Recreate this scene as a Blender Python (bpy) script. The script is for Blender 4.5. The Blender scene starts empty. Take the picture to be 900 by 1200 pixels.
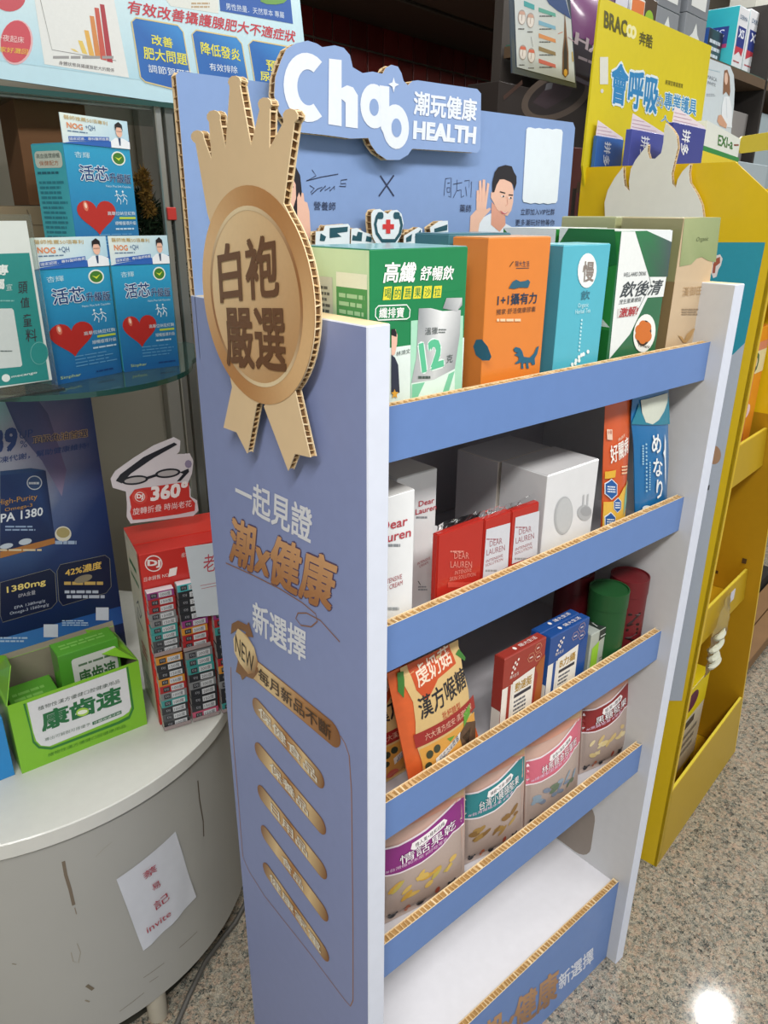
import bpy, bmesh, math, random
from mathutils import Vector, Matrix
random.seed(7)
SC = bpy.context.scene
COL = SC.collection
V = Vector
# ------------------------------------------------------------------ camera, world, lights, exposure
FPX = 866.87
EYE = V((-.4078, -.4991, 1.45))
_r = V((1.8637, -.6826, .469))
RC = Matrix.Rotation(_r.length, 3, _r.normalized())          # rows: right, down, forward
cd = bpy.data.cameras.new('camera'); cam = bpy.data.objects.new('camera', cd); COL.objects.link(cam)
cd.sensor_fit = 'AUTO'; cd.sensor_width = 36; cd.lens = FPX / 1200 * 36; cd.clip_start = .01
m3 = Matrix((RC[0], -RC[1], -RC[2])).transposed()
cam.matrix_world = Matrix.Translation(EYE) @ m3.to_4x4()
SC.camera = cam
w = bpy.data.worlds.new('room_ambience'); SC.world = w; w.use_nodes = True
w.node_tree.nodes['Background'].inputs[0].default_value = (.90, .95, 1, 1)
w.node_tree.nodes['Background'].inputs[1].default_value = .62
SC.view_settings.view_transform = 'Standard'; SC.view_settings.look = 'None'
SC.view_settings.gamma = 1; SC.view_settings.exposure = -.14
def area(name, loc, sx, sy, power, color=(1, .98, .95), rot=(0, 0, 0)):
    l = bpy.data.lights.new(name, 'AREA'); l.shape = 'RECTANGLE'; l.size = sx; l.size_y = sy
    l.energy = power; l.color = color
    o = bpy.data.objects.new(name, l); o.location = loc; o.rotation_euler = rot; COL.objects.link(o)
    return o
CEIL = 2.75
LAMPS = [((.2, -1.0, CEIL - .06), 1.2, .3, 26), ((1.5, -1.2, CEIL - .06), 1.2, .3, 26), ((2.9, -.9, CEIL - .06), 1.2, .3, 24),
         ((-1.35, -1.2, CEIL - .06), 1.2, .3, 66), ((1.0, .6, CEIL - .06), 1.2, .3, 20), ((2.6, 1.0, CEIL - .06), 1.2, .3, 18)]  # front-left lamp is an added fill, placed and boosted to brighten left-facing faces
SPOTS = [(3.35, 1.015), (2.84, .41)]
for i, (p, a, b, e) in enumerate(LAMPS): area('tube_lamp_light', p, a, b, e)
for x, y in SPOTS: area('downlight_light', (x, y, CEIL - .04), .11, .11, 11)

# ------------------------------------------------------------------ measuring helpers (a pixel of the photograph -> a point on a real plane)
def ray(p): return RC.transposed() @ V((p[0] - 450, p[1] - 600, FPX))
def onp(p, O, N):
    r = ray(p); return EYE + r * ((V(O) - EYE).dot(N) / r.dot(N))
def atx(p, x): return onp(p, (x, 0, 0), V((1, 0, 0)))
def aty(p, y): return onp(p, (0, y, 0), V((0, 1, 0)))
def atz(p, z): return onp(p, (0, 0, z), V((0, 0, 1)))
def crop(ox, oy, s): return lambda x, y: (ox + x / s, oy + y / s)
def exy(deg):
    t = math.radians(deg); return V((math.cos(t), math.sin(t), 0)), V((-math.sin(t), math.cos(t), 0))
UP = V((0, 0, 1)); EX = V((1, 0, 0)); EY = V((0, 1, 0))

# ------------------------------------------------------------------ materials
def lin(c):
    if isinstance(c, str):
        c = c.lstrip('#'); c = ''.join(x * 2 for x in c) if len(c) == 3 else c; c = tuple(int(c[i:i + 2], 16) / 255 for i in (0, 2, 4))
    return tuple((x / 12.92 if x <= .04045 else ((x + .055) / 1.055) ** 2.4) for x in c)
_m = {}
def mat(c, rough=.5, metal=0, grain=.04, gscale=60, bump=0, coat=0, trans=0, alpha=1, ior=1.45):
    k = (c, rough, metal, grain, gscale, bump, coat, trans, alpha)
    if k in _m: return _m[k]
    m = bpy.data.materials.new('surface_' + c.lstrip('#')); m.use_nodes = True
    n = m.node_tree.nodes; l = m.node_tree.links; b = n['Principled BSDF']
    r, g, bb = lin(c)
    b.inputs['Roughness'].default_value = rough; b.inputs['Metallic'].default_value = metal
    b.inputs['Coat Weight'].default_value = coat; b.inputs['Coat Roughness'].default_value = .08
    b.inputs['Transmission Weight'].default_value = trans; b.inputs['Alpha'].default_value = alpha
    b.inputs['IOR'].default_value = ior
    tc = n.new('ShaderNodeTexCoord'); nz = n.new('ShaderNodeTexNoise'); nz.inputs['Scale'].default_value = gscale
    nz.inputs['Detail'].default_value = 3
    l.new(tc.outputs['Object'], nz.inputs['Vector'])
    mx = n.new('ShaderNodeMix'); mx.data_type = 'RGBA'
    mx.inputs['A'].default_value = (r * (1 - grain), g * (1 - grain), bb * (1 - grain), 1)
    mx.inputs['B'].default_value = (min(1, r * (1 + grain)), min(1, g * (1 + grain)), min(1, bb * (1 + grain)), 1)
    l.new(nz.outputs['Fac'], mx.inputs['Factor']); l.new(mx.outputs['Result'], b.inputs['Base Color'])
    if bump:
        bp = n.new('ShaderNodeBump'); bp.inputs['Strength'].default_value = bump; bp.inputs['Distance'].default_value = .002
        l.new(nz.outputs['Fac'], bp.inputs['Height']); l.new(bp.outputs['Normal'], b.inputs['Normal'])
    _m[k] = m; return m
def ink(rough=.4, coat=0):
    k = ('ink', rough, coat)
    if k in _m: return _m[k]
    m = bpy.data.materials.new('printed_ink'); m.use_nodes = True
    n = m.node_tree.nodes; l = m.node_tree.links; b = n['Principled BSDF']
    a = n.new('ShaderNodeAttribute'); a.attribute_name = 'Col'
    tc = n.new('ShaderNodeTexCoord'); nz = n.new('ShaderNodeTexNoise'); nz.inputs['Scale'].default_value = 200
    l.new(tc.outputs['Object'], nz.inputs['Vector'])
    mr = n.new('ShaderNodeMapRange'); mr.inputs[3].default_value = .95; mr.inputs[4].default_value = 1.03
    l.new(nz.outputs['Fac'], mr.inputs[0])
    mx = n.new('ShaderNodeVectorMath'); mx.operation = 'SCALE'
    l.new(a.outputs['Color'], mx.inputs[0]); l.new(mr.outputs[0], mx.inputs['Scale'])
    l.new(mx.outputs[0], b.inputs['Base Color'])
    b.inputs['Roughness'].default_value = rough; b.inputs['Coat Weight'].default_value = coat
    _m[k] = m; return m

# ------------------------------------------------------------------ object helpers
def thing(name, label, cat, loc=(0, 0, 0), group=None):
    o = bpy.data.objects.new(name, None); COL.objects.link(o); o.location = loc
    o['label'] = label; o['category'] = cat
    if group: o['group'] = group
    o.empty_display_size = .03
    return o
def tag(o, label, cat, group=None):
    o['label'] = label; o['category'] = cat
    if group: o['group'] = group
    return o
def origin(o):
    p = V((0, 0, 0))
    while o: p = p + o.location; o = o.parent
    return p
class MB:
    """collects shapes given in world coordinates, links them as ONE mesh object"""
    def __init__(s): s.v = []; s.f = []; s.mi = []; s.m = []
    def slot(s, m):
        if m not in s.m: s.m.append(m)
        return s.m.index(m)
    def add(s, vs, fs, m):
        b = len(s.v); s.v += [V(x) for x in vs]; i = s.slot(m)
        for f in fs: s.f.append([b + k for k in f]); s.mi.append(i)
    def hexa(s, p, m, ms=None):
        """p: 4 bottom (ccw from above) + 4 top. ms: front,right,back,left,top,bottom"""
        fs = [(0, 1, 5, 4), (1, 2, 6, 5), (2, 3, 7, 6), (3, 0, 4, 7), (4, 5, 6, 7), (3, 2, 1, 0)]
        b = len(s.v); s.v += [V(x) for x in p]
        for k, f in enumerate(fs):
            s.f.append([b + j for j in f]); s.mi.append(s.slot(ms[k] if ms else m))
    def box(s, O, w, d, h, m, ex=EX, ey=EY, ez=UP, ms=None):
        O = V(O); q = [O, O + ex * w, O + ex * w + ey * d, O + ey * d]
        s.hexa(q + [x + ez * h for x in q], m, ms)
    def prism(s, pts, dirv, m, mside=None):
        n = len(pts); b = len(s.v); s.v += [V(p) for p in pts] + [V(p) + dirv for p in pts]
        i = s.slot(m); j = s.slot(mside or m)
        s.f.append([b + k for k in range(n)]); s.mi.append(i)
        s.f.append([b + n + k for k in reversed(range(n))]); s.mi.append(i)
        for k in range(n):
            s.f.append([b + (k + 1) % n, b + k, b + n + k, b + n + (k + 1) % n]); s.mi.append(j)
    def tube(s, pts, r, m, n=8):
        pts = [V(p) for p in pts]; b = len(s.v); i = s.slot(m)
        for k, p in enumerate(pts):
            t = (pts[min(k + 1, len(pts) - 1)] - pts[max(k - 1, 0)]).normalized()
            a = t.cross(UP if abs(t.z) < .9 else EX).normalized(); c = t.cross(a)
            for j in range(n):
                g = 2 * math.pi * j / n; s.v.append(p + (a * math.cos(g) + c * math.sin(g)) * (r[k] if isinstance(r, (list, tuple)) else r))
        for k in range(len(pts) - 1):
            for j in range(n):
                s.f.append([b + k * n + j, b + k * n + (j + 1) % n, b + (k + 1) * n + (j + 1) % n, b + (k + 1) * n + j]); s.mi.append(i)
        s.f.append([b + j for j in range(n)]); s.mi.append(i)
        s.f.append([b + (len(pts) - 1) * n + j for j in reversed(range(n))]); s.mi.append(i)
    def lathe(s, c, prof, m, n=40, a0=0, a1=2 * math.pi):
        c = V(c); b = len(s.v); i = s.slot(m); full = abs(a1 - a0 - 2 * math.pi) < 1e-6; k = n if full else n + 1
        for r, z in prof:
            for j in range(k):
                g = a0 + (a1 - a0) * j / n; s.v.append(c + V((r * math.cos(g), r * math.sin(g), z)))
        for p in range(len(prof) - 1):
            for j in range(n):
                j2 = (j + 1) % k
                s.f.append([b + p * k + j, b + p * k + j2, b + (p + 1) * k + j2, b + (p + 1) * k + j]); s.mi.append(i)
        for p, rev in ((0, True), (len(prof) - 1, False)):
            if prof[p][0] > 1e-5:
                f = [b + p * k + j for j in range(k)]; s.f.append(f[::-1] if rev else f); s.mi.append(i)
    def build(s, name, parent=None, bevel=0, smooth=False, kind=None, seg=1):
        o0 = origin(parent)
        me = bpy.data.meshes.new(name); me.from_pydata([tuple(x - o0) for x in s.v], [], s.f)
        for m in s.m: me.materials.append(m)
        me.polygons.foreach_set('material_index', s.mi)
        bm = bmesh.new(); bm.from_mesh(me)
        if bevel: bmesh.ops.bevel(bm, geom=bm.edges[:], offset=bevel, segments=seg, affect='EDGES', clamp_overlap=True)
        bmesh.ops.recalc_face_normals(bm, faces=bm.faces[:]); bm.to_mesh(me); bm.free()
        if smooth: me.polygons.foreach_set('use_smooth', [True] * len(me.polygons)); me.set_sharp_from_angle(angle=.7)
        o = bpy.data.objects.new(name, me); COL.objects.link(o); o.parent = parent
        if kind: o['kind'] = kind
        return o
def struct(o): o['kind'] = 'structure'; return o

# ------------------------------------------------------------------ flat print: lettering and artwork
_fc = bpy.data.curves.new('lettering', 'FONT'); _fo = bpy.data.objects.new('lettering', _fc); COL.objects.link(_fo)
_tc = {}
def glyphs(s, bold, sp, shear):
    k = (s, bold, sp, shear)
    if k in _tc: return _tc[k]
    _fc.body = s; _fc.offset = bold; _fc.resolution_u = 2; _fc.space_character = sp; _fc.shear = shear
    _fc.align_x = 'CENTER' if '\n' in s else 'LEFT'; _fc.space_line = .95 if '\n' in s else 1
    me = bpy.data.meshes.new_from_object(_fo)
    r = ([(v.co.x, v.co.y) for v in me.vertices], [tuple(p.vertices) for p in me.polygons])
    bpy.data.meshes.remove(me); _tc[k] = r; return r
class Art:
    def __init__(s, O, U, Vv, m=None, lift=None):
        s.O = V(O); s.U = V(U); s.V = V(Vv); s.N = s.U.cross(s.V).normalized()
        s.m = m or (lambda x, y: (x, y)); s.v = []; s.f = []; s.c = []; s.lift = lift; s.step = .00018; s.maxe = None; s.n = 0
    def frac(s, w, h): s.m = lambda x, y: (x * w, y * h); return s
    def px(s, c=None):
        def g(x, y):
            p = onp(c(x, y) if c else (x, y), s.O, s.N) - s.O
            return (p.dot(s.U), p.dot(s.V))
        s.m = g; return s
    def P(s, uv, L):
        off = s.step * (L + 1) + (.0012 if s.lift else .0001)
        if s.lift: off += s.lift(*uv)
        return s.O + s.U * uv[0] + s.V * uv[1] + s.N * off
    def raw(s, uvs, faces, cols, L):
        s.n += 1; L = L + (s.n % 40) * .012
        if s.maxe:
            bm = bmesh.new(); cl = bm.verts.layers.float_vector.new('c'); vs = [bm.verts.new((u, v, 0)) for u, v in uvs]
            for q, c in zip(vs, cols): q[cl] = c
            for f in faces:
                try: bm.faces.new([vs[i] for i in f])
                except ValueError: pass
            for _ in range(6):
                bmesh.ops.triangulate(bm, faces=bm.faces[:])
                e = [x for x in bm.edges if x.calc_length() > s.maxe]
                if not e: break
                bmesh.ops.subdivide_edges(bm, edges=e, cuts=1)
            bmesh.ops.triangulate(bm, faces=bm.faces[:]); bm.verts.index_update()
            uvs = [(q.co.x, q.co.y) for q in bm.verts]; cols = [tuple(q[cl]) for q in bm.verts]
            faces = [[q.index for q in f.verts] for f in bm.faces]; bm.free()
        b = len(s.v); s.v += [s.P(q, L) for q in uvs]; s.c += list(cols)
        s.f += [[b + i for i in f] for f in faces]
    def poly(s, pts, col, L=0):
        cs = [lin(c) for c in col] if isinstance(col, (list, tuple)) and isinstance(col[0], str) else [lin(col)] * len(pts)
        uv = [s.m(*p) for p in pts]
        a = sum(uv[i - 1][0] * uv[i][1] - uv[i][0] * uv[i - 1][1] for i in range(len(uv)))
        idx = list(range(len(pts)))
        if a < 0: idx = idx[::-1]
        s.raw(uv, [idx], cs, L)
    def rect(s, x0, y0, x1, y1, col, L=0, r=0):
        if r:
            w, h = x1 - x0, y1 - y0; rx = r; ry = r; pts = []
            m0 = s.m(x0, y0); m1 = s.m(x1, y1); asp = abs((m1[0] - m0[0]) / w) / max(1e-9, abs((m1[1] - m0[1]) / h))
            ry = rx * asp if h > 0 else -rx * asp
            if abs(ry) > abs(h) / 2: rx *= abs(h) / 2 / abs(ry); ry = math.copysign(abs(h) / 2, h)
            for cx, cy, a in ((x1 - rx, y1 - ry, 0), (x0 + rx, y1 - ry, 90), (x0 + rx, y0 + ry, 180), (x1 - rx, y0 + ry, 270)):
                for k in range(5):
                    t = math.radians(a + 22.5 * k); pts.append((cx + rx * math.cos(t), cy + ry * math.sin(t)))
            s.poly(pts, col, L)
        else: s.poly([(x0, y0), (x1, y0), (x1, y1), (x0, y1)], col, L)
    def grad(s, q, c0, c1, L=0, n=1):
        """quad q = bl, br, tr, tl; c0 at the bottom, c1 at the top"""
        s.poly(q, [c0, c0, c1, c1], L)
    def disc(s, cx, cy, rx, ry=None, col='#ffffff', L=0, n=24, rot=0):
        ry = rx if ry is None else ry; cr, sr = math.cos(rot), math.sin(rot)
        s.poly([(cx + rx * math.cos(t) * cr - ry * math.sin(t) * sr, cy + rx * math.cos(t) * sr + ry * math.sin(t) * cr)
                for t in [2 * math.pi * k / n for k in range(n)]], col, L)
    def line(s, pts, wd, col, L=1, closed=False):
        """wd in metres"""
        uv = [V(s.m(*p)) for p in pts]; n = len(uv)
        if closed: uv.append(uv[0]); n += 1
        vs = []; cols = []; fs = []
        for k in range(n):
            if closed: t = (uv[(k + 1) % (n - 1)] - uv[(k - 1) % (n - 1)])
            else: t = uv[min(k + 1, n - 1)] - uv[max(k - 1, 0)]
            t = t.normalized() if t.length else V((1, 0)); p = V((-t.y, t.x)) * wd / 2
            vs += [tuple(uv[k] - p), tuple(uv[k] + p)]; cols += [lin(col)] * 2
            if k: fs.append((2 * k - 2, 2 * k, 2 * k + 1, 2 * k - 1))
        s.raw(vs, fs, cols, L)
    def text(s, t, bl, br, tl, col, L=2, bold=.012, outline=None, sp=1, shear=0, col2=None):
        vs, fs = glyphs(t, 0, sp, shear); w_ = bold if bold > .013 else 0
        if not vs: return
        x0 = min(v[0] for v in vs); x1 = max(v[0] for v in vs); y0 = min(v[1] for v in vs); y1 = max(v[1] for v in vs)
        a, b, c = V(s.m(*bl)), V(s.m(*br)), V(s.m(*tl))
        def mp(v):
            q = a + (b - a) * ((v[0] - x0) / (x1 - x0 or 1)) + (c - a) * ((v[1] - y0) / (y1 - y0 or 1)); return (q.x, q.y)
        if outline:
            g_ = w_ + outline[1]
            for k in range(8):
                dx, dy = g_ * math.cos(k * math.pi / 4), g_ * math.sin(k * math.pi / 4)
                s.raw([mp((v[0] + dx, v[1] + dy)) for v in vs], fs, [lin(outline[0])] * len(vs), L - 1 - .04 * k)
        if col2:
            k0, k1 = lin(col), lin(col2)
            cols = [tuple(k0[i] + (k1[i] - k0[i]) * ((v[1] - y0) / (y1 - y0)) for i in range(3)) for v in vs]
        else: cols = [lin(col)] * len(vs)
        me = s.maxe; s.maxe = None
        for k, (dx, dy) in enumerate(((1, 1), (-1, 1), (-1, -1), (1, -1)) if w_ else ((0, 0),)):
            s.raw([mp((v[0] + dx * w_ * .8, v[1] + dy * w_ * .8)) for v in vs], fs, cols, L - .02 * k)
        s.maxe = me
    def T(s, t, x0, y0, x1, y1, col, **k):          # upright text filling a box
        s.text(t, (x0, y0), (x1, y0), (x0, y1), col, **k)
    def bars(s, x0, y0, x1, y1, n, col, L=1, fill=.5, ragged=.25, seg=1):
        """rows of print too small to read"""
        for k in range(n):
            a = y0 + (y1 - y0) * (k + (1 - fill) / 2) / n; b = a + (y1 - y0) / n * fill
            e = x1 - (x1 - x0) * ragged * random.random()
            x = x0
            while x < e - 1e-9 if x1 > x0 else False:
                q = min(e, x + (x1 - x0) * random.uniform(.08, .3) / seg); s.rect(x, a, q, b, col, L); x = q + (x1 - x0) * .03 / seg
    def build(s, parent, name='printed_artwork', rough=.4, coat=0):
        if not s.f: return None
        o0 = origin(parent); me = bpy.data.meshes.new(name); me.from_pydata([tuple(x - o0) for x in s.v], [], s.f)
        at = me.color_attributes.new('Col', 'FLOAT_COLOR', 'POINT')
        at.data.foreach_set('color', [q for c in s.c for q in (c[0], c[1], c[2], 1)])
        me.materials.append(ink(rough, coat)); o = bpy.data.objects.new(name, me); COL.objects.link(o); o.parent = parent
        return o

# ------------------------------------------------------------------ corrugated board with real flutes on its cut edge
TAN = mat('#cfae7d', .8, grain=.12); TAND = mat('#6d4f2f', .9, grain=.2); TANL = mat('#e6cfa6', .75)
def inset(pts, d):
    n = len(pts); a = sum(pts[i - 1][0] * pts[i][1] - pts[i][0] * pts[i - 1][1] for i in range(n)); sg = 1 if a > 0 else -1
    out = []
    for i in range(n):
        p, q, r = V(pts[i - 1]), V(pts[i]), V(pts[(i + 1) % n]); t1 = (q - p).normalized(); t2 = (r - q).normalized()
        n1 = V((-t1.y, t1.x)) * sg; n2 = V((-t2.y, t2.x)) * sg; b = n1 + n2
        b = b / max(.6, b.length_squared / 2) if b.length > .3 else n1
        out.append(tuple(q + b * d))
    return out
def board(parent, O, U, Vv, pts, th, face, name='board', pitch=.0085, rim=None, core_name='corrugated_core', seg=None, core=None):
    """pts: outline in the plane (front face); the board extends away from N by th"""
    O = V(O); U = V(U); Vv = V(Vv); N = U.cross(Vv).normalized(); P = lambda q, d: O + U * q[0] + Vv * q[1] - N * d
    lt = .0011
    m = MB(); rim = rim or TANL
    m.prism([P(q, 0) for q in pts], -N * lt, face, rim); m.prism([P(q, th - lt) for q in pts], -N * lt, rim, rim)
    o = m.build(name, parent)
    m = MB(); ins = inset(pts, .0022); k_ = len(ins)
    m.add([P(q, lt) for q in ins] + [P(q, th - lt) for q in ins], [(i, (i + 1) % k_, k_ + (i + 1) % k_, k_ + i) for i in range(k_)], core or TAND)
    n = len(pts); nxt = pitch / 2
    a = sum(pts[i - 1][0] * pts[i][1] - pts[i][0] * pts[i - 1][1] for i in range(n)); sg = 1 if a > 0 else -1
    for i in range(n):
        p, q = V(pts[i]), V(pts[(i + 1) % n]); L = (q - p).length
        if L < 1e-6: continue
        t = (q - p) / L; nn = V((-t.y, t.x)) * sg
        if seg is not None and i not in seg: nxt = pitch / 2; continue
        s_ = nxt
        while s_ < L:
            c = p + t * s_; wd = (random.uniform(.0008, .0026) if random.random() > .15 else .0042) if core else random.uniform(.0006, .0016)
            sk = random.uniform(-.001, .002)
            b0 = c - t * wd / 2 + nn * .0003; b1 = c + t * wd / 2 + nn * .0003; c0 = b0 + nn * .0021; c1 = b1 + nn * .0021
            qd = [P(b0, lt), P(b1, lt), P(c1, lt), P(c0, lt)]; sh = U * (t.x * sk) + Vv * (t.y * sk)
            m.hexa(qd + [x - N * (th - 2 * lt) + sh for x in qd], TAN if random.random() > .3 else TANL)
            s_ += pitch * random.uniform(.85, 1.15)
        nxt = s_ - L
    m.build(core_name, o, kind='stuff')
    return o
# ------------------------------------------------------------------ the room
def granite():
    m = bpy.data.materials.new('polished_granite'); m.use_nodes = True; n = m.node_tree.nodes; l = m.node_tree.links; b = n['Principled BSDF']
    tc = n.new('ShaderNodeTexCoord')
    def vor(scale):
        v = n.new('ShaderNodeTexVoronoi'); v.inputs['Scale'].default_value = scale; v.inputs['Randomness'].default_value = 1
        nz = n.new('ShaderNodeTexNoise'); nz.inputs['Scale'].default_value = scale * .8
        ad = n.new('ShaderNodeMix'); ad.data_type = 'VECTOR'; ad.inputs['Factor'].default_value = .02
        l.new(tc.outputs['Object'], nz.inputs['Vector']); l.new(tc.outputs['Object'], ad.inputs['A']); l.new(nz.outputs['Color'], ad.inputs['B'])
        l.new(ad.outputs['Result'], v.inputs['Vector'])
        s = n.new('ShaderNodeSeparateColor'); l.new(v.outputs['Color'], s.inputs[0]); return s.outputs[0]
    def ramp(src, st):
        r = n.new('ShaderNodeValToRGB'); r.color_ramp.interpolation = 'CONSTANT'; e = r.color_ramp.elements
        while len(e) < len(st): e.new(.5)
        for k, (p, c) in enumerate(st): e[k].position = p; e[k].color = (*lin(c), 1)
        l.new(src, r.inputs[0]); return r.outputs[0]
    a = ramp(vor(125), [(0, '#948774'), (.2, '#a28b78'), (.38, '#969183'), (.55, '#7b7b71'), (.72, '#525a56'), (.88, '#262d2f')])
    c = ramp(vor(280), [(0, '#bcb3a1'), (.28, '#8f8a7e'), (.5, '#a5907e'), (.68, '#525854'), (.86, '#1d2122')])
    mx = n.new('ShaderNodeMix'); mx.data_type = 'RGBA'; mx.inputs['Factor'].default_value = .5
    l.new(a, mx.inputs['A']); l.new(c, mx.inputs['B']); l.new(mx.outputs['Result'], b.inputs['Base Color'])
    b.inputs['Roughness'].default_value = .09
    vb = n.new('ShaderNodeTexVoronoi'); vb.inputs['Scale'].default_value = 160; l.new(tc.outputs['Object'], vb.inputs['Vector'])
    bp = n.new('ShaderNodeBump'); bp.inputs['Strength'].default_value = .12; bp.inputs['Distance'].default_value = .0006
    sc_ = n.new('ShaderNodeSeparateColor'); l.new(vb.outputs['Color'], sc_.inputs[0]); l.new(sc_.outputs[1], bp.inputs['Height']); l.new(bp.outputs['Normal'], b.inputs['Normal'])
    return m
def plain(name, pts, m):
    q = MB(); q.prism([V(p) for p in pts], V((0, 0, -.04)), m); return struct(q.build(name))
plain('floor', [(-2.6, -2.6, 0), (5.6, -2.6, 0), (5.6, 4.6, 0), (-2.6, 4.6, 0)], granite())
WALL = mat('#b9b4a8', .8); q = MB(); q.box((-2.6, -2.6, CEIL), 8.2, 7.2, .05, mat('#c9c7c2', .85)); struct(q.build('ceiling'))
q = MB(); q.box((-2.66, -2.6, 0), .06, 7.2, CEIL, WALL); struct(q.build('wall_left'))
q = MB(); q.box((5.6, -2.6, 0), .06, 7.2, CEIL, WALL); struct(q.build('wall_right'))
# back wall with its red tiles: yawed ten degrees to the stand
wx, wy = exy(10.7); WO = V((.9, 1.9, 0))
q = MB(); q.box(WO - wx * 3.7, 8.4, .08, CEIL, mat('#857a6a', .85), wx, wy); wb = struct(q.build('wall_back'))
tiles = [mat(c, .22, grain=.15, gscale=20, coat=.3) for c in ('#8a2c28', '#7a2623', '#96332d', '#6c2220')]
TP = .0975
def wl(p): P = onp(p, WO, wy) - WO; return P.dot(wx), P.z
u0, z0 = wl((350, 190)); u1, z1 = wl((772, 190)); zt = 2.62
tm = []
for mm in tiles:
    q = MB(); q.box((0, 0, 0), TP - .007, .006, TP - .007, mm, wx, -wy); o = q.build('tile', wb, bevel=.0012); tm.append(o)
first = list(tm); k = 0
for i in range(int((u1 - u0) / TP) + 2):
    for j in range(8):
        if i * TP > .7: mmx = random.choice([1, 3])
        else: mmx = random.randrange(4)
        o = first.pop() if first else tm[mmx].copy()
        if o.name not in COL.objects: COL.objects.link(o); o.parent = wb
        o.location = WO + wx * (u0 - .1 + i * TP) + UP * (1.345 + j * TP) - wy * .001
beam = MB(); beam.box(WO - wx * 3.7 - wy * .55 + UP * 2.125, 8.4, .55, CEIL - 2.125, mat('#6f675b', .8), wx, wy)
beam.box(WO - wx * 3.7 - wy * .30 + UP * 2.112, 8.4, .30, .013, mat('#5d554a', .8), wx, wy); struct(beam.build('trim_1', bevel=.004))
for i, (p, a, b, e) in enumerate(LAMPS):
    t = thing('ceiling_light', 'fluorescent ceiling light %s' % ('above the front of the blue stand', 'above the aisle before the yellow stand', 'at the far right end of the aisle', 'added out of view at the front left to brighten left-facing surfaces', 'between the stand and the tiled wall', 'above the wall shelving at the right')[i], 'light', (p[0], p[1], CEIL), 'ceiling lights')
    q = MB(); q.box((p[0] - a / 2 - .03, p[1] - b / 2 - .03, CEIL - .03), a + .06, b + .06, .03, mat('#dddddd', .5)); q.build('housing', t, bevel=.004)

for i, (x, y) in enumerate(SPOTS):
    t = thing('downlight', 'small round downlight in the ceiling, %s' % ('the farther one', 'the nearer one')[i], 'light', (x, y, CEIL), 'downlights')
    q = MB(); q.lathe((x, y, CEIL - .025), [(.085, 0), (.10, .025), (.08, .025), (.075, .004)], mat('#dddddd', .4), n=24); q.build('trim_ring', t, smooth=True)
# ------------------------------------------------------------------ display stand
BLUE = '#809bca'; BLUED = mat('#6585bd', .42); SIDE = mat('#8d9ac8', .45); WHITE = mat('#e4e4ea', .5); EDGE = mat('#d6dcea', .5); INN = mat('#cbccce', .6)
W, T, ZT, DP = .6653, .0269, 1.3603, .325
stand = thing('display_stand', 'tall periwinkle cardboard display stand with crown medal and four shelves of products', 'display stand', (W / 2, DP / 2, 0))
def side(x, outer, name='side_panel'):
    q = MB(); q.hexa([(x, 0, 0), (x + T, 0, 0), (x + T, DP, 0), (x, DP, 0), (x, 0, ZT), (x + T, 0, ZT), (x + T, DP, ZT), (x, DP, ZT)], EDGE,
                     [EDGE, INN if x < .1 else SIDE, TANL, outer, TANL, TANL]); return q
sl = side(0, SIDE).build('side_panel', stand, bevel=.0012)
sr = side(W, INN).build('side_panel', stand, bevel=.0012)
# header slotted into the notch of the side panels
HY = .3132
hp = [(0, 1.288), (W + T, 1.288), (.6866, 1.578), (.680, 1.5853), (.004, 1.5853), (0, 1.581)]
header = board(stand, (0, HY, 0), EX, UP, hp, .011, mat(BLUE, .4), 'header_board', pitch=.0105)
q = MB(); q.box((T, .306, .02), W - T, .006, 1.27, mat('#a9a6ab', .7)); q.build('back_panel', stand)
zt = [1.279, 1.0374, .7937, .5537, .2153]; zb = [1.2221, .9788, .735, .4902, .0]; YL = .0225
SZ = [z + .008 for z in zb[:4]] + [.205]
for k in range(5):
    q = MB(); q.box((T, YL + .012, SZ[k] - .006), W - T, .306 - YL - .012, .006, WHITE if k == 4 else mat('#bfbcc0', .6)); q.build('shelf_board', stand, bevel=.0006)
    lp = [(T + .0003, zb[k] + .0005), (W - .0003, zb[k] + .0005), (W - .0003, zt[k]), (T + .0003, zt[k])]
    lip = board(stand, (0, YL, 0), EX, UP, lp, .012, BLUED, 'shelf_front', pitch=.0078, seg=[2], core=mat('#a8834f', .85, grain=.15))
    if k == 4:
        c = crop(640, 980, 5.456); a = Art((0, YL, 0), EX, UP).px(c)
        a.text('新選擇', (82, 985), (300, 795), (78, 895), '#dfe3ee', bold=.02)
        c2 = crop(440, 950, 1.957); a.px(c2); a.text('潮x健康', (235, 575), (415, 430), (235, 500), '#8a6444', bold=.035, col2='#b98d62'); a.build(lip, 'lettering')
# cut-out hand hole low in the right side panel
q = MB(); pts = []
for cy, cz, a0 in ((.262, .318, 0), (.128, .318, 90), (.128, .245, 180), (.262, .245, 270)):
    for k in range(6): t = math.radians(a0 + 18 * k); pts.append((W - .0012, cy + .035 * math.cos(t), cz + .035 * math.sin(t)))
q.prism(pts, V((.001, 0, 0)), mat('#8f857c', .7)); q.build('hand_hole', stand)

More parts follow.
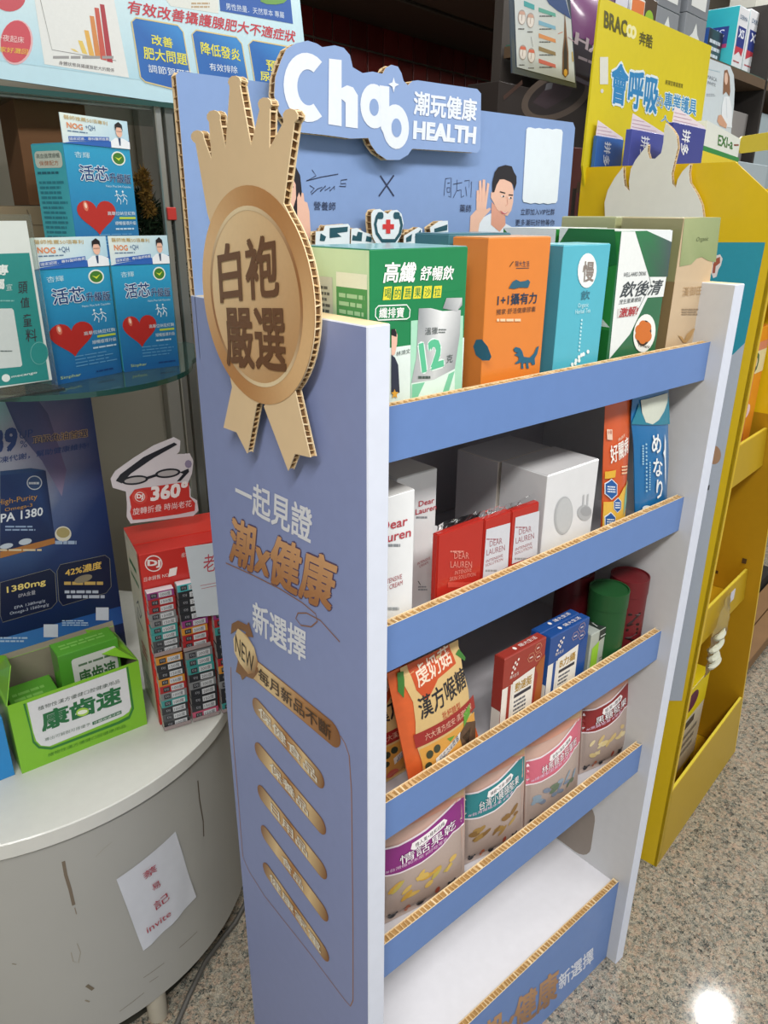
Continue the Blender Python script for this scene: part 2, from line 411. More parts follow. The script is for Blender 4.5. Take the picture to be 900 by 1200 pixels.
# artwork of the left side panel
a = Art((0, 0, 0), -EY, UP); a.step = .00025
c = crop(240, 540, 3.75); a.px(c)
WT = '#e8ebf2'; GD, GL, GB = '#b98550', '#ecd09c', '#8c5e36'
a.text('一起見證', (138, 195), (468, 365), (138, 60), WT, bold=.022)
a.text('潮x健康', (110, 435), (552, 665), (122, 245), '#a8703f', bold=.035, outline=('#5b4a6a', .02), col2='#d9a878')
a.line([(95, 448), (200, 495), (330, 560), (430, 622), (490, 672), (497, 705), (470, 728), (425, 722), (402, 692), (412, 668), (450, 668), (510, 700), (596, 795)], .0016, '#94684a', L=2)
a.text('新選擇', (215, 745), (444, 888), (213, 615), WT, bold=.022)
c = crop(240, 780, 2.857); a.px(c)
a.line([(88, 5), (92, 200), (112, 440), (128, 640), (150, 690), (200, 770), (350, 960), (470, 1120), (488, 1140), (497, 1120), (497, 900), (492, 420), (484, 300), (470, 260), (455, 235)], .0016, '#a5754f', L=0)
def capsule(L_, R_, r, txt, t0, t1, col, h=.62, gold=(GB, GD, GL, GD)):
    A = V(a.m(*L_)); B = V(a.m(*R_)); d = (B - A); n_ = V((-d.y, d.x)).normalized(); e = d.normalized()
    for rr, cc, LL in ((r + .0012, ['#94643c'] * 4, 1), (r, gold, 2)):
        up = []; N_ = 24; prof = []
        for k in range(N_ + 1):
            x = -rr + (d.length + 2 * rr) * (1 - math.cos(math.pi * k / N_)) / 2
            dx = max(0, -x, x - d.length); y = math.sqrt(max(0, rr * rr - dx * dx)); prof.append((x, y))
        def colr(x):
            f = (x + rr) / (d.length + 2 * rr) * (len(cc) - 1); i = min(int(f), len(cc) - 2); g = f - i
            c0, c1 = lin(cc[i]), lin(cc[i + 1]); return tuple(c0[j] + (c1[j] - c0[j]) * g for j in range(3))
        vs = []; cs = []; fs = []
        for k, (x, y) in enumerate(prof):
            vs += [tuple(A + e * x - n_ * y), tuple(A + e * x + n_ * y)]; cs += [colr(x)] * 2
            if k: fs.append((2 * k - 2, 2 * k, 2 * k + 1, 2 * k - 1))
        a.raw(vs, fs, cs, LL)
    mm = a.m; a.m = lambda x, y: (x, y)
    p0 = A + e * (d.length + 2 * r) * t0 - e * r; p1 = A + e * (d.length + 2 * r) * t1 - e * r
    vv = V((0, 1)) * r * 2 * h
    a.text(txt, tuple(p0 - vv / 2), tuple(p1 - vv / 2), tuple(p0 + vv / 2), col, L=6, bold=.018, outline=None if col[1] != 'e' else ('#8a5a30', .012)); a.m = mm
capsule((130, -20), (425, 225), .0165, '每月新品不斷', .25, .93, '#4b3015', gold=(GD, GL, GD, GB))
for L_, R_, s_, t0, t1 in (((180, 142), (378, 372), '保健食品', .1, .92), ((187, 290), (384, 528), '保養品', .24, .78), ((196, 432), (388, 678), '日用品', .22, .75),
                           ((207, 566), (393, 820), '食品', .34, .66), ((213, 690), (396, 955), '健康家電', .12, .9)):
    capsule(L_, R_, .0135, s_, t0, t1, '#eee9da', gold=(GB, GL, GD, GL, GB))
a.px(crop(240, 540, 3.75))
a.poly([(118, 760), (122, 715), (150, 700), (190, 720), (196, 705), (218, 775), (180, 768), (185, 752), (160, 738), (140, 745)], GB, 4)
a.poly([(150, 875), (140, 925), (160, 940), (168, 962), (185, 945), (215, 958), (240, 925), (236, 905), (205, 925), (175, 905)], GB, 4)
a.poly([(130, 780), (150, 735), (190, 765), (222, 820), (238, 880), (226, 930), (195, 935), (160, 890), (135, 840)], [GL, GL, GD, GL, GD, GB, GD, GL, GL], 5)
a.text('NEW', (140, 835), (220, 935), (140, 758), '#3b2614', L=7, bold=.01)
a.build(sl, 'printed_lettering', rough=.38)

# crown medal
MX = -.021
mc = crop(0, 0, 2.5)
def muv(p): P = atx(p, MX); return (-P.y, P.z)
CY, CZ, RR = -.148, 1.371, .1018
def ball(cx, cy, r, a0, a1, n=7):
    o = []
    for k in range(n + 1):
        t = math.radians(a0 + (a1 - a0) * k / n); o.append(muv((cx + r * math.cos(t), cy - r * math.sin(t))))
    return o
pts = [muv((243, 250)), muv((229, 168))] + ball(231, 160, 7.5, 200, 0) + [muv((248, 188))] + ball(250, 137, 8, 215, 0, 8)[0:] + [muv((264, 175))]
pts = [muv((243, 250)), muv((229, 168))] + ball(231, 160, 7.5, 230, -10) + [muv((248, 188)), muv((245, 146))] + ball(250, 137, 8, 230, -20) + [muv((264, 175)), muv((269, 104))] + \
    ball(274.5, 96, 7.5, 220, -30) + [muv((294, 171)), muv((304, 128))] + ball(310, 122, 8, 210, -40) + [muv((315.5, 174)), muv((332, 143))] + ball(340, 136, 9, 200, -60) + [muv((332, 238))]
def arc(a0, a1, n, r=RR):
    return [(CY + r * math.cos(math.radians(a0 + (a1 - a0) * k / n)), CZ + r * math.sin(math.radians(a0 + (a1 - a0) * k / n))) for k in range(n + 1)]
rc = crop(200, 40, 2.31)
pts += arc(48, -50, 16) + [muv(rc(378, 1146)), muv(rc(336, 1136)), muv(rc(318, 1182)), muv(rc(252, 1008))] + arc(-84, -90, 1) + \
    [muv(rc(232, 1003)), muv(rc(207, 1135)), muv(rc(178, 1078)), muv(rc(143, 1065)), muv(rc(166, 955))] + arc(-125, -222, 16)
goldm = mat('#ecd0a6', .33, grain=.03, coat=.15)
med = board(stand, (MX, 0, 0), -EY, UP, pts, .0078, goldm, 'crown_medal', pitch=.0066)
q = MB(); q.box((MX + .0078, .1, 1.3), .0132, .1, .1, TAN); q.build('spacer', med)
a = Art((MX, 0, 0), -EY, UP); a.step = .0003
def ring(r0, r1, L, c0, c1, ph=0):
    n = 64; vs = []; cs = []; fs = []
    k0, k1 = lin(c0), lin(c1)
    for k in range(n + 1):
        t = 2 * math.pi * k / n; f = .5 + .5 * math.cos(t * 2 + ph); cc = tuple(k0[i] + (k1[i] - k0[i]) * f for i in range(3))
        for r in (r0, r1): vs.append((CY + r * math.cos(t), CZ + r * math.sin(t))); cs.append(cc)
        if k: fs.append((2 * k - 2, 2 * k, 2 * k + 1, 2 * k - 1)) if 0 else fs.append((2 * k - 2, 2 * k - 1, 2 * k + 1, 2 * k))
    a.raw(vs, fs, cs, L)
a.poly([(CY + .012 * 0 + .1018 * math.cos(t), CZ + .1018 * math.sin(t)) for t in [math.pi * k / 32 for k in range(64)]], '#c8925a', 0)
ring(.0835, .1018, 1, '#c08a54', '#e8c08c', 1)
ring(.0805, .0845, 2, '#a36e3f', '#f0dcb4', 2.6)
n = 40; dp = [(CY + .0815 * math.cos(2 * math.pi * k / n), CZ + .0815 * math.sin(2 * math.pi * k / n)) for k in range(n)]
a.poly(dp, ['#%02x%02x%02x' % tuple(int(x + (y - x) * (.5 + .5 * math.cos(2 * math.pi * k / n - 2.4))) for x, y in ((0xc8, 0xf0), (0x9c, 0xd4), (0x6c, 0xa6))) for k in range(n)], 1)
a.px(rc)
a.text('白袍', (140, 725), (297, 708), (130, 575), '#6f4a2e', L=5, bold=.024)
a.text('嚴選', (158, 895), (317, 915), (148, 742), '#6f4a2e', L=5, bold=.024)
a.build(med, 'printed_lettering', rough=.33)

# logo board in front of the header
LY = .292
lc = crop(310, 40, 2.368)
def luv(p): P = aty(lc(*p), LY); return (P.x, P.z)
lo = [(45, 75), (60, 42), (85, 26), (120, 18), (145, 26), (160, 36), (195, 31), (220, 38), (237, 58), (245, 92), (272, 108), (300, 104), (328, 110), (336, 94), (352, 85), (370, 90), (380, 108), (386, 130), (398, 142), (410, 130),
      (425, 128), (590, 152), (601, 165), (599, 318), (590, 329), (410, 318), (398, 335), (375, 349), (340, 349), (312, 330), (295, 306), (288, 288), (240, 290), (170, 280), (130, 276), (95, 272), (62, 250), (40, 215), (27, 170), (30, 120)]
logo = board(stand, (0, LY, 0), EX, UP, [luv(p) for p in lo][::-1], .012, mat('#8ba4d0', .4), 'logo_board', pitch=.009)
q = MB(); q.box((.2, LY + .012, 1.545), .2, .0085, .03, TAN); q.build('spacer', logo)
a = Art((0, LY, 0), EX, UP).px(lc); LW = '#e4eaf4'
def arcpts(cx, cy, rx, ry, a0, a1, n=20, tilt=.12):
    return [(cx + rx * math.cos(math.radians(t)), cy - ry * math.sin(math.radians(t)) + tilt * rx * math.cos(math.radians(t))) for t in [a0 + (a1 - a0) * k / n for k in range(n + 1)]]
a.poly(arcpts(118, 148, 66, 96, 52, 308) + arcpts(120, 148, 30, 50, 300, 60), LW, 2)
a.poly([(178, 68), (213, 72), (213, 150), (228, 142), (245, 148), (258, 170), (258, 262), (224, 257), (224, 190), (213, 180), (213, 256), (176, 250)], LW, 2)
a.poly(arcpts(303, 200, 38, 62, 0, 360, 24)[:-1], LW, 2); a.poly(arcpts(303, 203, 13, 24, 0, 360, 20)[:-1], '#8ba4d0', 3)
a.poly([(318, 142), (345, 146), (345, 215), (352, 262), (338, 292), (322, 262)], LW, 3)
a.poly(arcpts(363, 257, 37, 62, 0, 360, 24)[:-1], LW, 2); a.poly(arcpts(365, 260, 14, 26, 0, 360, 20)[:-1], '#8ba4d0', 4)
a.poly([(357, 120), (361, 135), (372, 140), (361, 146), (357, 162), (353, 146), (342, 139), (353, 134)], LW, 4)
a.text('潮玩健康', (413, 222), (585, 242), (415, 158), LW, L=3, bold=.03)
a.text('HEALTH', (413, 288), (582, 302), (415, 243), LW, L=3, bold=.06)
a.build(logo, 'lettering')

# header print
a = Art((0, HY, 0), EX, UP); a.step = .00025
hc = crop(320, 200, 3.75); a.px(hc); DK = '#2b3350'
a.text('營養師', (176, 172), (272, 176), (178, 134), DK, bold=.012)
a.text('藥師', (818, 182), (868, 184), (820, 148), DK, bold=.012)
a.line([(470, 22), (530, 112)], .0022, DK); a.line([(530, 20), (464, 112)], .0022, DK)
for pl in ([(170, -4), (188, 22), (145, 45), (210, 28), (285, 15)], [(160, 65), (180, 78), (165, 95), (168, 104), (195, 80), (215, 72), (206, 92), (230, 66), (226, 88), (250, 72), (248, 90), (270, 68), (268, 84)],
           [(325, 38), (298, 42), (296, 58), (318, 56), (318, 70), (290, 68)]): a.line(pl, .0010, DK)
for pl in ([(757, 35), (750, 110)], [(757, 35), (782, 32), (780, 118), (770, 112)], [(765, 55), (775, 54)], [(763, 75), (776, 74), (775, 95), (764, 94), (763, 75)],
           [(790, 60), (830, 52)], [(808, 40), (806, 88), (790, 120)], [(808, 88), (825, 84), (826, 118), (838, 110)], [(840, 45), (862, 42), (858, 75), (872, 48), (868, 118)], [(845, 70), (850, 112)]): a.line(pl, .0009, DK)
# printed portraits: a woman behind the medal, a young man with a raised hand
wc = crop(320, 200, 3.75); SK, SK2, HR = '#e6b9a4', '#d99d88', '#201c22'
a.poly([(60, -30), (95, -25), (118, 20), (126, 95), (118, 190), (95, 230), (40, 230), (30, 60)], HR, 0)
a.poly([(42, 10), (78, 20), (98, 60), (100, 120), (85, 170), (62, 190), (35, 170)], SK, 1)
a.poly([(48, 140), (68, 138), (64, 152), (50, 154)], '#b5404a', 2); a.line([(60, 70), (88, 72)], .0016, HR, 2); a.disc(75, 84, 7, 4, HR, 2)
a.poly([(105, 235), (104, 120), (112, 95), (120, 118), (124, 96), (132, 100), (136, 135), (148, 140), (158, 180), (165, 300), (110, 310)], SK, 2)
mc6 = crop(560, 130, 6); a.px(mc6)
a.poly([(0, 770), (60, 735), (90, 720), (110, 745), (190, 790), (260, 830), (320, 900), (0, 900)], '#dfe6f0', 0)
a.poly([(95, 640), (190, 740), (192, 800), (150, 850), (90, 800)], SK2, 1)
a.poly([(105, 560), (120, 490), (170, 470), (235, 505), (248, 560), (245, 640), (232, 700), (205, 738), (172, 730), (130, 690), (105, 640), (88, 610), (90, 575)], SK, 2)
a.poly([(98, 575), (98, 500), (115, 430), (140, 395), (190, 380), (235, 390), (250, 430), (268, 460), (268, 510), (252, 560), (246, 520), (225, 500), (180, 480), (150, 482), (128, 520), (112, 570)], HR, 3)
a.line([(150, 568), (188, 578)], .0016, HR, 4); a.line([(212, 590), (242, 592)], .0016, HR, 4)
a.disc(172, 600, 14, 6, '#f4e8e4', 4); a.disc(174, 600, 6, 6, HR, 5); a.disc(224, 612, 13, 6, '#f4e8e4', 4); a.disc(226, 612, 6, 6, HR, 5)
a.line([(200, 600), (206, 655), (190, 668)], .0010, SK2, 4); a.poly([(150, 700), (180, 712), (212, 708), (185, 728), (165, 722)], '#c9656a', 4); a.poly([(160, 706), (182, 714), (204, 710), (184, 719)], '#f6efee', 5)
a.poly([(-60, 850), (-55, 740), (-10, 690), (15, 700), (45, 700), (80, 680), (90, 690), (70, 715), (40, 745), (10, 790), (0, 850)], SK, 1)
for f in ([(-12, 560), (2, 556), (10, 640), (0, 700), (-14, 690)], [(5, 492), (20, 488), (26, 590), (26, 690), (4, 690)], [(30, 482), (48, 484), (48, 580), (44, 695), (22, 690)], [(62, 505), (78, 512), (66, 600), (54, 695), (38, 690)], [(-15, 620), (0, 620), (45, 640), (60, 700), (0, 705)]):
    a.poly(f, SK, 2 + f[0][0] * .008 + .3)
for f in ([(3, 640), (6, 570)], [(24, 640), (26, 540)], [(46, 640), (50, 560)]): a.line(f, .0006, SK2, 3)
a.text('立即加入VIP社群', (298, 732), (536, 732), (300, 686), DK, bold=.012)
a.text('更多潮玩好物等你', (260, 808), (536, 806), (262, 762), DK, bold=.012)
a.build(header, 'printed_artwork')
# blank scalloped sticker
P = []
for k in range(9): P.append((345 + k * 31, 118 + k * 3.5 + (4 if k % 2 else -2)))
tl = [(340, 130), (352, 116)] + [(370 + k * 30, 119 + k * 1.6 + (4 if k % 2 else -3)) for k in range(7)] + [(585, 132), (594, 150), (556, 630), (545, 648)] + [(520 - k * 30, 652 - k * .8 + (4 if k % 2 else -3)) for k in range(7)] + [(318, 640), (312, 620)]
q = MB(); q.prism([aty(mc6(*p), HY - .0006) for p in tl], V((0, -.0009, 0)), mat('#dde6ee', .35)); q.build('blank_sticker', header)
# cut-out slogan in front of the header: stethoscope heart and the tops of big letters
def cut(O_y, outl, arts, name, cr=hc, pitch=.007):
    pp = [(lambda P: (P.x, P.z))(aty(cr(*p), O_y)) for p in outl]
    o = board(stand, (0, O_y, 0), EX, UP, pp[::-1], .012, mat('#dfe9ee', .4), name, pitch=pitch)
    q = MB(); xs = [p[0] for p in pp]; zs = [p[1] for p in pp]; q.box((sum(xs) / len(xs) - .008, O_y + .012, min(zs) + .006), .016, HY - O_y - .0125, .015, TAN); q.build('spacer', o)
    a = Art((0, O_y, 0), EX, UP).px(cr); arts(a); a.build(o, 'printed_artwork')
TEAL = '#24535f'
def heart(a):
    a.line([(466, 188), (455, 205), (448, 235), (455, 275), (478, 308), (535, 308), (556, 278), (564, 240), (558, 208), (545, 192)], .0046, TEAL)
    a.rect(456, 182, 484, 212, TEAL, 2, r=8); a.rect(528, 182, 556, 212, TEAL, 2, r=8)
    a.rect(495, 215, 514, 276, '#d13a3a', 3); a.rect(480, 235, 530, 256, '#d13a3a', 3)
cut(.288, [(432, 230), (432, 190), (442, 172), (470, 168), (490, 182), (505, 190), (518, 176), (545, 172), (565, 190), (574, 232), (562, 285), (545, 318), (520, 345), (480, 345), (455, 325), (438, 290)], heart, 'stethoscope_cutout')
def s1(a): a.poly([(248, 252), (328, 246), (326, 268), (280, 274), (300, 290), (248, 296)], TEAL, 1); a.poly([(208, 275), (232, 290), (225, 310), (204, 308)], TEAL, 1)
cut(.291, [(188, 268), (222, 264), (228, 242), (330, 234), (338, 244), (336, 330), (186, 330)], s1, 'letter_cutout')
def s2(a): a.poly([(372, 268), (392, 272), (388, 310), (346, 306), (350, 282), (366, 288)], TEAL, 1); a.poly([(410, 286), (434, 294), (430, 314), (406, 310)], TEAL, 1)
cut(.293, [(344, 255), (370, 252), (400, 270), (446, 284), (446, 330), (342, 330)], s2, 'letter_cutout')
def s3(a): a.poly([(584, 295), (610, 278), (606, 310), (584, 314)], TEAL, 1); a.poly([(622, 290), (648, 258), (650, 280), (630, 318)], TEAL, 1)
cut(.293, [(576, 286), (640, 248), (656, 256), (650, 330), (574, 330)], s3, 'letter_cutout')
def s4(a): a.poly([(708, 255), (766, 236), (764, 262), (708, 272)], TEAL, 1)
cut(.291, [(690, 250), (730, 222), (768, 220), (772, 330), (700, 330)], s4, 'letter_cutout')
# ------------------------------------------------------------------ product builders
def carton(name, label, cat, P0, yaw, w, d, h, cf, cs=None, ct=None, group=None, rough=.35, coat=.3, flap=True, ez=UP):
    P0 = V(P0); ex, ey = exy(yaw)
    if ez != UP: ey = ez.cross(ex).normalized()
    t = thing(name, label, cat, P0 + ex * w / 2 + ey * d / 2, group)
    M = lambda c: mat(c, rough, coat=coat)
    cs = cs or cf; ct = ct or cs
    q = MB(); q.box(P0, w, d, h, M(cf), ex, ey, ez, [M(cf), M(cs), M(cs), M(cs), M(ct), M(ct)]); q.build('carton_body', t, bevel=.0007)
    if flap:
        q = MB(); q.box(P0 + ez * (h + .0001) + ex * .0012 + ey * .001, w - .0024, d - .003, .0007, M(ct), ex, ey, ez); q.build('tuck_flap', t, bevel=.0003)
    F = Art(P0, ex, ez).frac(w, h); S = Art(P0 + ey * d, -ey, ez).frac(d, h); Tp = Art(P0 + ez * (h + .0008), ex, ey).frac(w, d)
    t['_'] = 0; del t['_']
    return t, F, S, Tp
def box_px(name, label, cat, TL, TR, y, z0, d, cf, **k):
    A, B = aty(TL, y), aty(TR, y); zt_ = (A.z + B.z) / 2
    return carton(name, label, cat, (A.x, y, z0), 0, B.x - A.x, d, zt_ - z0, cf, **k)
def copy_tree(o, delta, label=None, parent=None):
    c = o.copy(); COL.objects.link(c)
    if parent: c.parent = parent
    else: c.location = o.location + V(delta)
    if label: c['label'] = label
    for ch in [x for x in COL.objects if x.parent == o]: copy_tree(ch, delta, None, c)
    return c
YF = .0375

# ------------------------------------------------------------------ top shelf
g3 = crop(420, 270, 5.714); z0 = SZ[0]
t, F, S, Tp = box_px('carton', 'large green drink carton with white bottle print, leftmost on the top shelf', 'box', g3(75, 118), g3(735, 120), .05, z0, .105, '#15804a', cs='#c4e2bd', ct='#7fb0b4')
F.rect(0, 0, 1, .52, '#dfece6', 0); F.rect(0, 0, .14, .52, '#e9f0ee', 1)
F.px(g3)
F.poly([(75, 480), (75, 600), (350, 605), (690, 575), (700, 400)], '#15804a', 1); F.poly([(350, 605), (700, 570), (690, 1100), (345, 1130)], '#a9dcc0', 1)
F.text('高纖', (165, 350), (375, 345), (175, 215), '#f4f6f2', bold=.025, shear=.1); F.text('舒暢飲', (412, 335), (630, 330), (420, 240), '#f4f6f2', bold=.02, shear=.1)
for k in range(6): F.poly([(170 + k * 67, 378 - k * 1), (222 + k * 67, 374 - k * 1), (214 + k * 67, 464 - k * 3), (160 + k * 67, 467 - k * 3)], '#e3d93a', 2)
for k, ch in enumerate('喝的蔬果沙拉'): F.text(ch, (172 + k * 66.5, 458 - k * 3), (212 + k * 66.5, 456 - k * 3), (176 + k * 66.5, 388 - k), '#157a44', L=3, bold=.012)
F.line([(130, 505), (320, 498), (342, 530), (338, 580), (320, 592), (130, 600), (110, 575), (112, 525)], .0012, '#e9f0ea', 3, closed=True)
F.text('纖排寶', (135, 588), (300, 582), (138, 518), '#f4f6f2', bold=.014)
F.poly([(400, 522), (480, 520), (560, 540), (682, 532), (675, 700), (640, 930), (500, 1000), (350, 1022), (385, 850)], ['#8f9498', '#d8dcdc', '#eceeee', '#b9bcbe', '#a4a8aa', '#9b9fa2', '#c9cccc', '#a9adb0', '#b2b5b6'], 3)
F.poly([(585, 452), (690, 450), (690, 500), (655, 540), (560, 522)], ['#a1a5a7', '#cfd2d2', '#8f9396', '#b9bcbe', '#8b8f92'], 4)
F.text('溫獵', (440, 700), (525, 692), (442, 652), '#46504e', L=5); F.bars(530, 690, 585, 655, 2, '#6d7573', 5)
F.text('12', (415, 945), (560, 900), (405, 765), '#5cbf93', L=6, bold=.05, outline=('#e6f5ee', .03), shear=-.1); F.text('克', (582, 890), (625, 880), (584, 835), '#4c5654', L=6)
F.poly([(350, 1022), (500, 1000), (642, 925), (640, 1050), (640, 1095), (350, 1130)], '#dcefe4', 4)
F.poly([(355, 1030), (440, 1015), (390, 1120), (352, 1125)], '#7cc7a2', 5); F.poly([(600, 960), (640, 940), (600, 1075), (560, 1080)], '#7cc7a2', 5)
F.bars(395, 965, 480, 1000, 1, '#4d5a55', 6)
F.poly([(218, 665), (245, 662), (258, 700), (255, 760), (240, 830), (218, 840)], SK, 3); F.poly([(216, 660), (240, 658), (252, 685), (250, 712), (216, 700)], HR, 4)
F.poly([(216, 830), (240, 850), (262, 900), (272, 1085), (216, 1095)], '#2c3144', 4); F.poly([(236, 1060), (244, 1080), (262, 1082), (250, 1098), (254, 1122), (238, 1110), (220, 1122), (226, 1098), (214, 1084), (230, 1080)], '#e0a53c', 6)
F.text('林鴻文', (248, 842), (342, 820), (250, 810), '#4c5a58', L=4)
F.build(t)
S.frac(.105, .192); S.rect(.03, .12, .46, .84, '#c9d0c4', 1); S.bars(.06, .16, .43, .80, 22, '#5c625e', 2)
S.rect(.52, .06, .97, .80, '#4c9a5a', 1); S.rect(.52, .80, .97, .87, '#e6eedc', 1); S.bars(.56, .10, .94, .78, 17, '#a8d3a6', 2, ragged=.1, seg=.6); S.build(t, 'printed_side')
t2 = t
c4 = crop(540, 260, 5)
t, F, S, Tp = box_px('carton', 'orange supplement carton with a small blue dinosaur print on the top shelf', 'box', c4(165, 88), c4(530, 95), .05, z0, .052, '#dd8130', cs='#d47c38', ct='#e3aa72')
F.px(c4); NV = '#233a52'
F.T('陽大生活', 318, 262, 400, 228, NV); F.line([(322, 272), (398, 270)], .0006, NV); F.line([(285, 262), (300, 240), (308, 232)], .0012, '#5d452c')
F.poly([(278, 388), (300, 350), (322, 338), (345, 350), (372, 346), (392, 338), (403, 352), (392, 385), (340, 384), (310, 392)], '#2c6075', 3)
F.text('1+1攝有力', (212, 492), (440, 476), (216, 425), NV, bold=.02); F.text('獨家·舒活健康膠囊', (205, 545), (435, 526), (207, 512), '#4e4038')
F.bars(208, 590, 380, 560, 1, '#f0d0a8', 3)
F.poly([(305, 745), (318, 732), (345, 740), (358, 760), (366, 790), (400, 795), (425, 770), (440, 735), (455, 726), (446, 770), (430, 800), (432, 835), (415, 838), (408, 822), (392, 825), (396, 858), (382, 858), (378, 825), (362, 830), (365, 858), (350, 860), (350, 822), (325, 832), (312, 830), (336, 808), (335, 790), (310, 778), (330, 768), (312, 760)], '#23607a', 3)
F.build(t); S.px(c4); S.poly([(75, 730), (92, 690), (125, 688), (160, 730), (182, 790), (170, 812), (130, 812), (90, 780)], '#2b6480', 2); S.build(t, 'printed_side')
A = aty(c4(165, 88), .05)
t, F, S, Tp = carton('carton', 'dark teal carton standing behind the orange dinosaur carton', 'box', (A.x, .108, z0), 0, .103, .055, A.z - z0 + .001, '#3f7482', ct='#3f7482')
S.rect(.1, .1, .9, .5, '#2f5f6c', 1); S.build(t)
t, F, S, Tp = box_px('carton', 'light blue tea carton with an oval emblem on the top shelf', 'box', c4(605, 140), c4(880, 128), .05, z0, .05, '#54b4c8', cs='#3f8fa6', ct='#8fd2dd')
F.px(c4); F.disc(738, 285, 55, 102, '#eef1ef', 2, rot=.06)
F.text('慢', (708, 350), (772, 348), (716, 232), '#8c8078', L=4, bold=.02); F.text('飲', (700, 458), (752, 452), (704, 404), '#3d6f80', L=3)
F.text('Organic\nHerbal Tea', (668, 540), (755, 530), (672, 478), '#c9ecf0', L=3)
for k in range(9): F.disc(706 - k * 2, 575 + k * 22, 5, 7, '#bfe8ee', 3)
for x, y in ((650, 835), (672, 812), (690, 792), (704, 780), (716, 775), (742, 760), (690, 812), (668, 828)): F.disc(x, y, 8, 12, '#f2f6f4', 3)
F.build(t)
c2 = crop(640, 240, 4.09)
t, F, S, Tp = box_px('carton', 'green and white carton with orange seed roundel, left of the olive carton', 'box', c2(360, 128), c2(605, 122), .05, z0, .092, '#2a6b45', cs='#2b8238', ct='#e2e8e4')
F.px(c2)
F.poly([(360, 128), (425, 128), (492, 345), (575, 345), (560, 440), (485, 445), (400, 620), (300, 740)], '#e8ecea', 1); F.poly([(480, 124), (605, 122), (600, 178)], '#e4e9ea', 1)
F.poly([(425, 128), (480, 124), (600, 178), (580, 345), (492, 345)], ['#2e7a4a', '#2e7a4a', '#4a5a5c', '#3f5450', '#2f6a48'], 2)
F.text('飲後清', (350, 445), (548, 428), (362, 370), '#3c4448', L=4, bold=.014, shear=.25); F.text('WELL-HARD DRINK', (368, 345), (476, 338), (370, 325), '#3c4448', L=4)
F.text('茂生薑黃蜆錠', (345, 478), (452, 462), (350, 455), '#3c4448', L=4); F.poly([(340, 498), (438, 482), (424, 532), (338, 542)], '#d8d4d0', 3); F.text('激解!', (345, 540), (430, 528), (355, 495), '#b02a32', L=5, bold=.02)
F.line([(492, 345), (500, 378), (470, 440), (430, 520)], .0008, '#3c4448', 3)
F.disc(468, 615, 52, 92, '#f2f2ec', 4, rot=.15); F.disc(464, 615, 36, 62, '#3f2a20', 5, rot=.15)
for x, y, r in ((445, 600, 22), (480, 585, 20), (460, 575, 18), (478, 628, 24), (440, 628, 18), (458, 645, 18)): F.disc(x, y, r, r * 1.2, '#cf7028', 6)
F.text('PLUS++', (478, 560), (512, 595), (488, 535), '#333', L=6) if 0 else None
F.text('Turmeric', (435, 678), (492, 688), (436, 662), '#4a3a2c', L=6)
F.build(t); S.frac(.092, .203); S.poly([(0, 1), (.9, 1), (1, .80), (.3, .72)], '#1f6b35', 1); S.poly([(.15, 1), (.0, .90), (.0, 1)], '#dfe6e0', 2); S.poly([(.62, .55), (1, .42), (.75, .42)], '#c9d8cc', 1); S.poly([(.0, .40), (1, .40), (1, 0), (0, 0)], '#1e6a2a', 1); S.build(t, 'printed_side')
A = aty(c2(360, 128), .05)
t, F, S, Tp = carton('carton', 'white and green carton directly behind the seed roundel carton', 'box', (A.x, .148, z0), 0, .119, .092, A.z - z0 + .001, '#2b8238', ct='#e2e8e4')
S.poly([(0, 1), (1, 1), (1, .82), (.6, .80)], '#e4e9e6', 1); S.build(t)
t, F, S, Tp = box_px('carton', 'olive and beige carton at the right end of the top shelf', 'box', c2(662, 65), c2(836, 60), .05, z0, .095, '#c9b190', cs='#96916a', ct='#b9bd94')
F.px(c2); F.poly([(662, 65), (836, 60), (812, 275), (775, 268), (745, 250), (720, 258), (695, 285), (638, 296)], ['#a3ad7c', '#94a172', '#8c9a6a', '#93a070', '#8d9b6b', '#93a070', '#98a374', '#8f9c6c'], 1)
F.text('Organic', (716, 182), (774, 178), (720, 155), '#5f6b45', L=3, shear=.2); F.text('漢御田園', (650, 440), (775, 428), (655, 395), '#b3936a', L=3, bold=.01)
F.bars(648, 530, 740, 495, 3, '#9a8468', 3); F.poly([(655, 660), (630, 625), (648, 632), (660, 650), (672, 620), (700, 595), (712, 592), (690, 640), (668, 662)], '#b8925c', 3); F.build(t)
S.rect(0, 0, 1, .62, '#8d7452', 1); S.build(t, 'printed_side')
A = aty(c2(662, 65), .05)
t, F, S, Tp = carton('carton', 'olive carton standing behind the olive and beige carton', 'box', (A.x, .155, z0), 0, .1, .095, A.z - z0 + .0006, '#a3a67c', ct='#b9bd94')
S.rect(0, 0, 1, .6, '#8d7452', 1); S.build(t)

# ------------------------------------------------------------------ second shelf
z0 = SZ[1]; k6 = crop(450, 530, 6); RED = '#b8424c'
B_ = aty(k6(375, 112), .09); A_ = aty(k6(185, 165), .09)
t, F, S, Tp = carton('skincare_carton', 'tall white carton with red lettering, standing behind its twin', 'box', (A_.x - .02, .09, z0), 0, B_.x - A_.x + .02, .06, B_.z - z0, '#e4e6e6', ct='#dcdcd8', group=None, rough=.45)
F.px(k6); F.text('Dear\nLauren', (220, 440), (365, 400), (222, 350), RED, bold=.014); F.bars(225, 470, 322, 444, 1, '#8a8f94'); F.text('INTENSIVE\nCREAM', (232, 818), (322, 775), (232, 775), '#a8555c')
F.line([(238, 905), (255, 932)], .001, '#555'); F.bars(238, 975, 315, 935, 2, '#9aa0a4'); F.build(t)
B_ = aty(k6(218, 260), .045)
t, F, S, Tp = carton('skincare_carton', 'white carton with red lettering in the front left corner of the second shelf', 'box', (B_.x - .065, .045, z0), 0, .065, .045, B_.z - z0, '#e9ebec', ct='#c9c9c7', rough=.45)
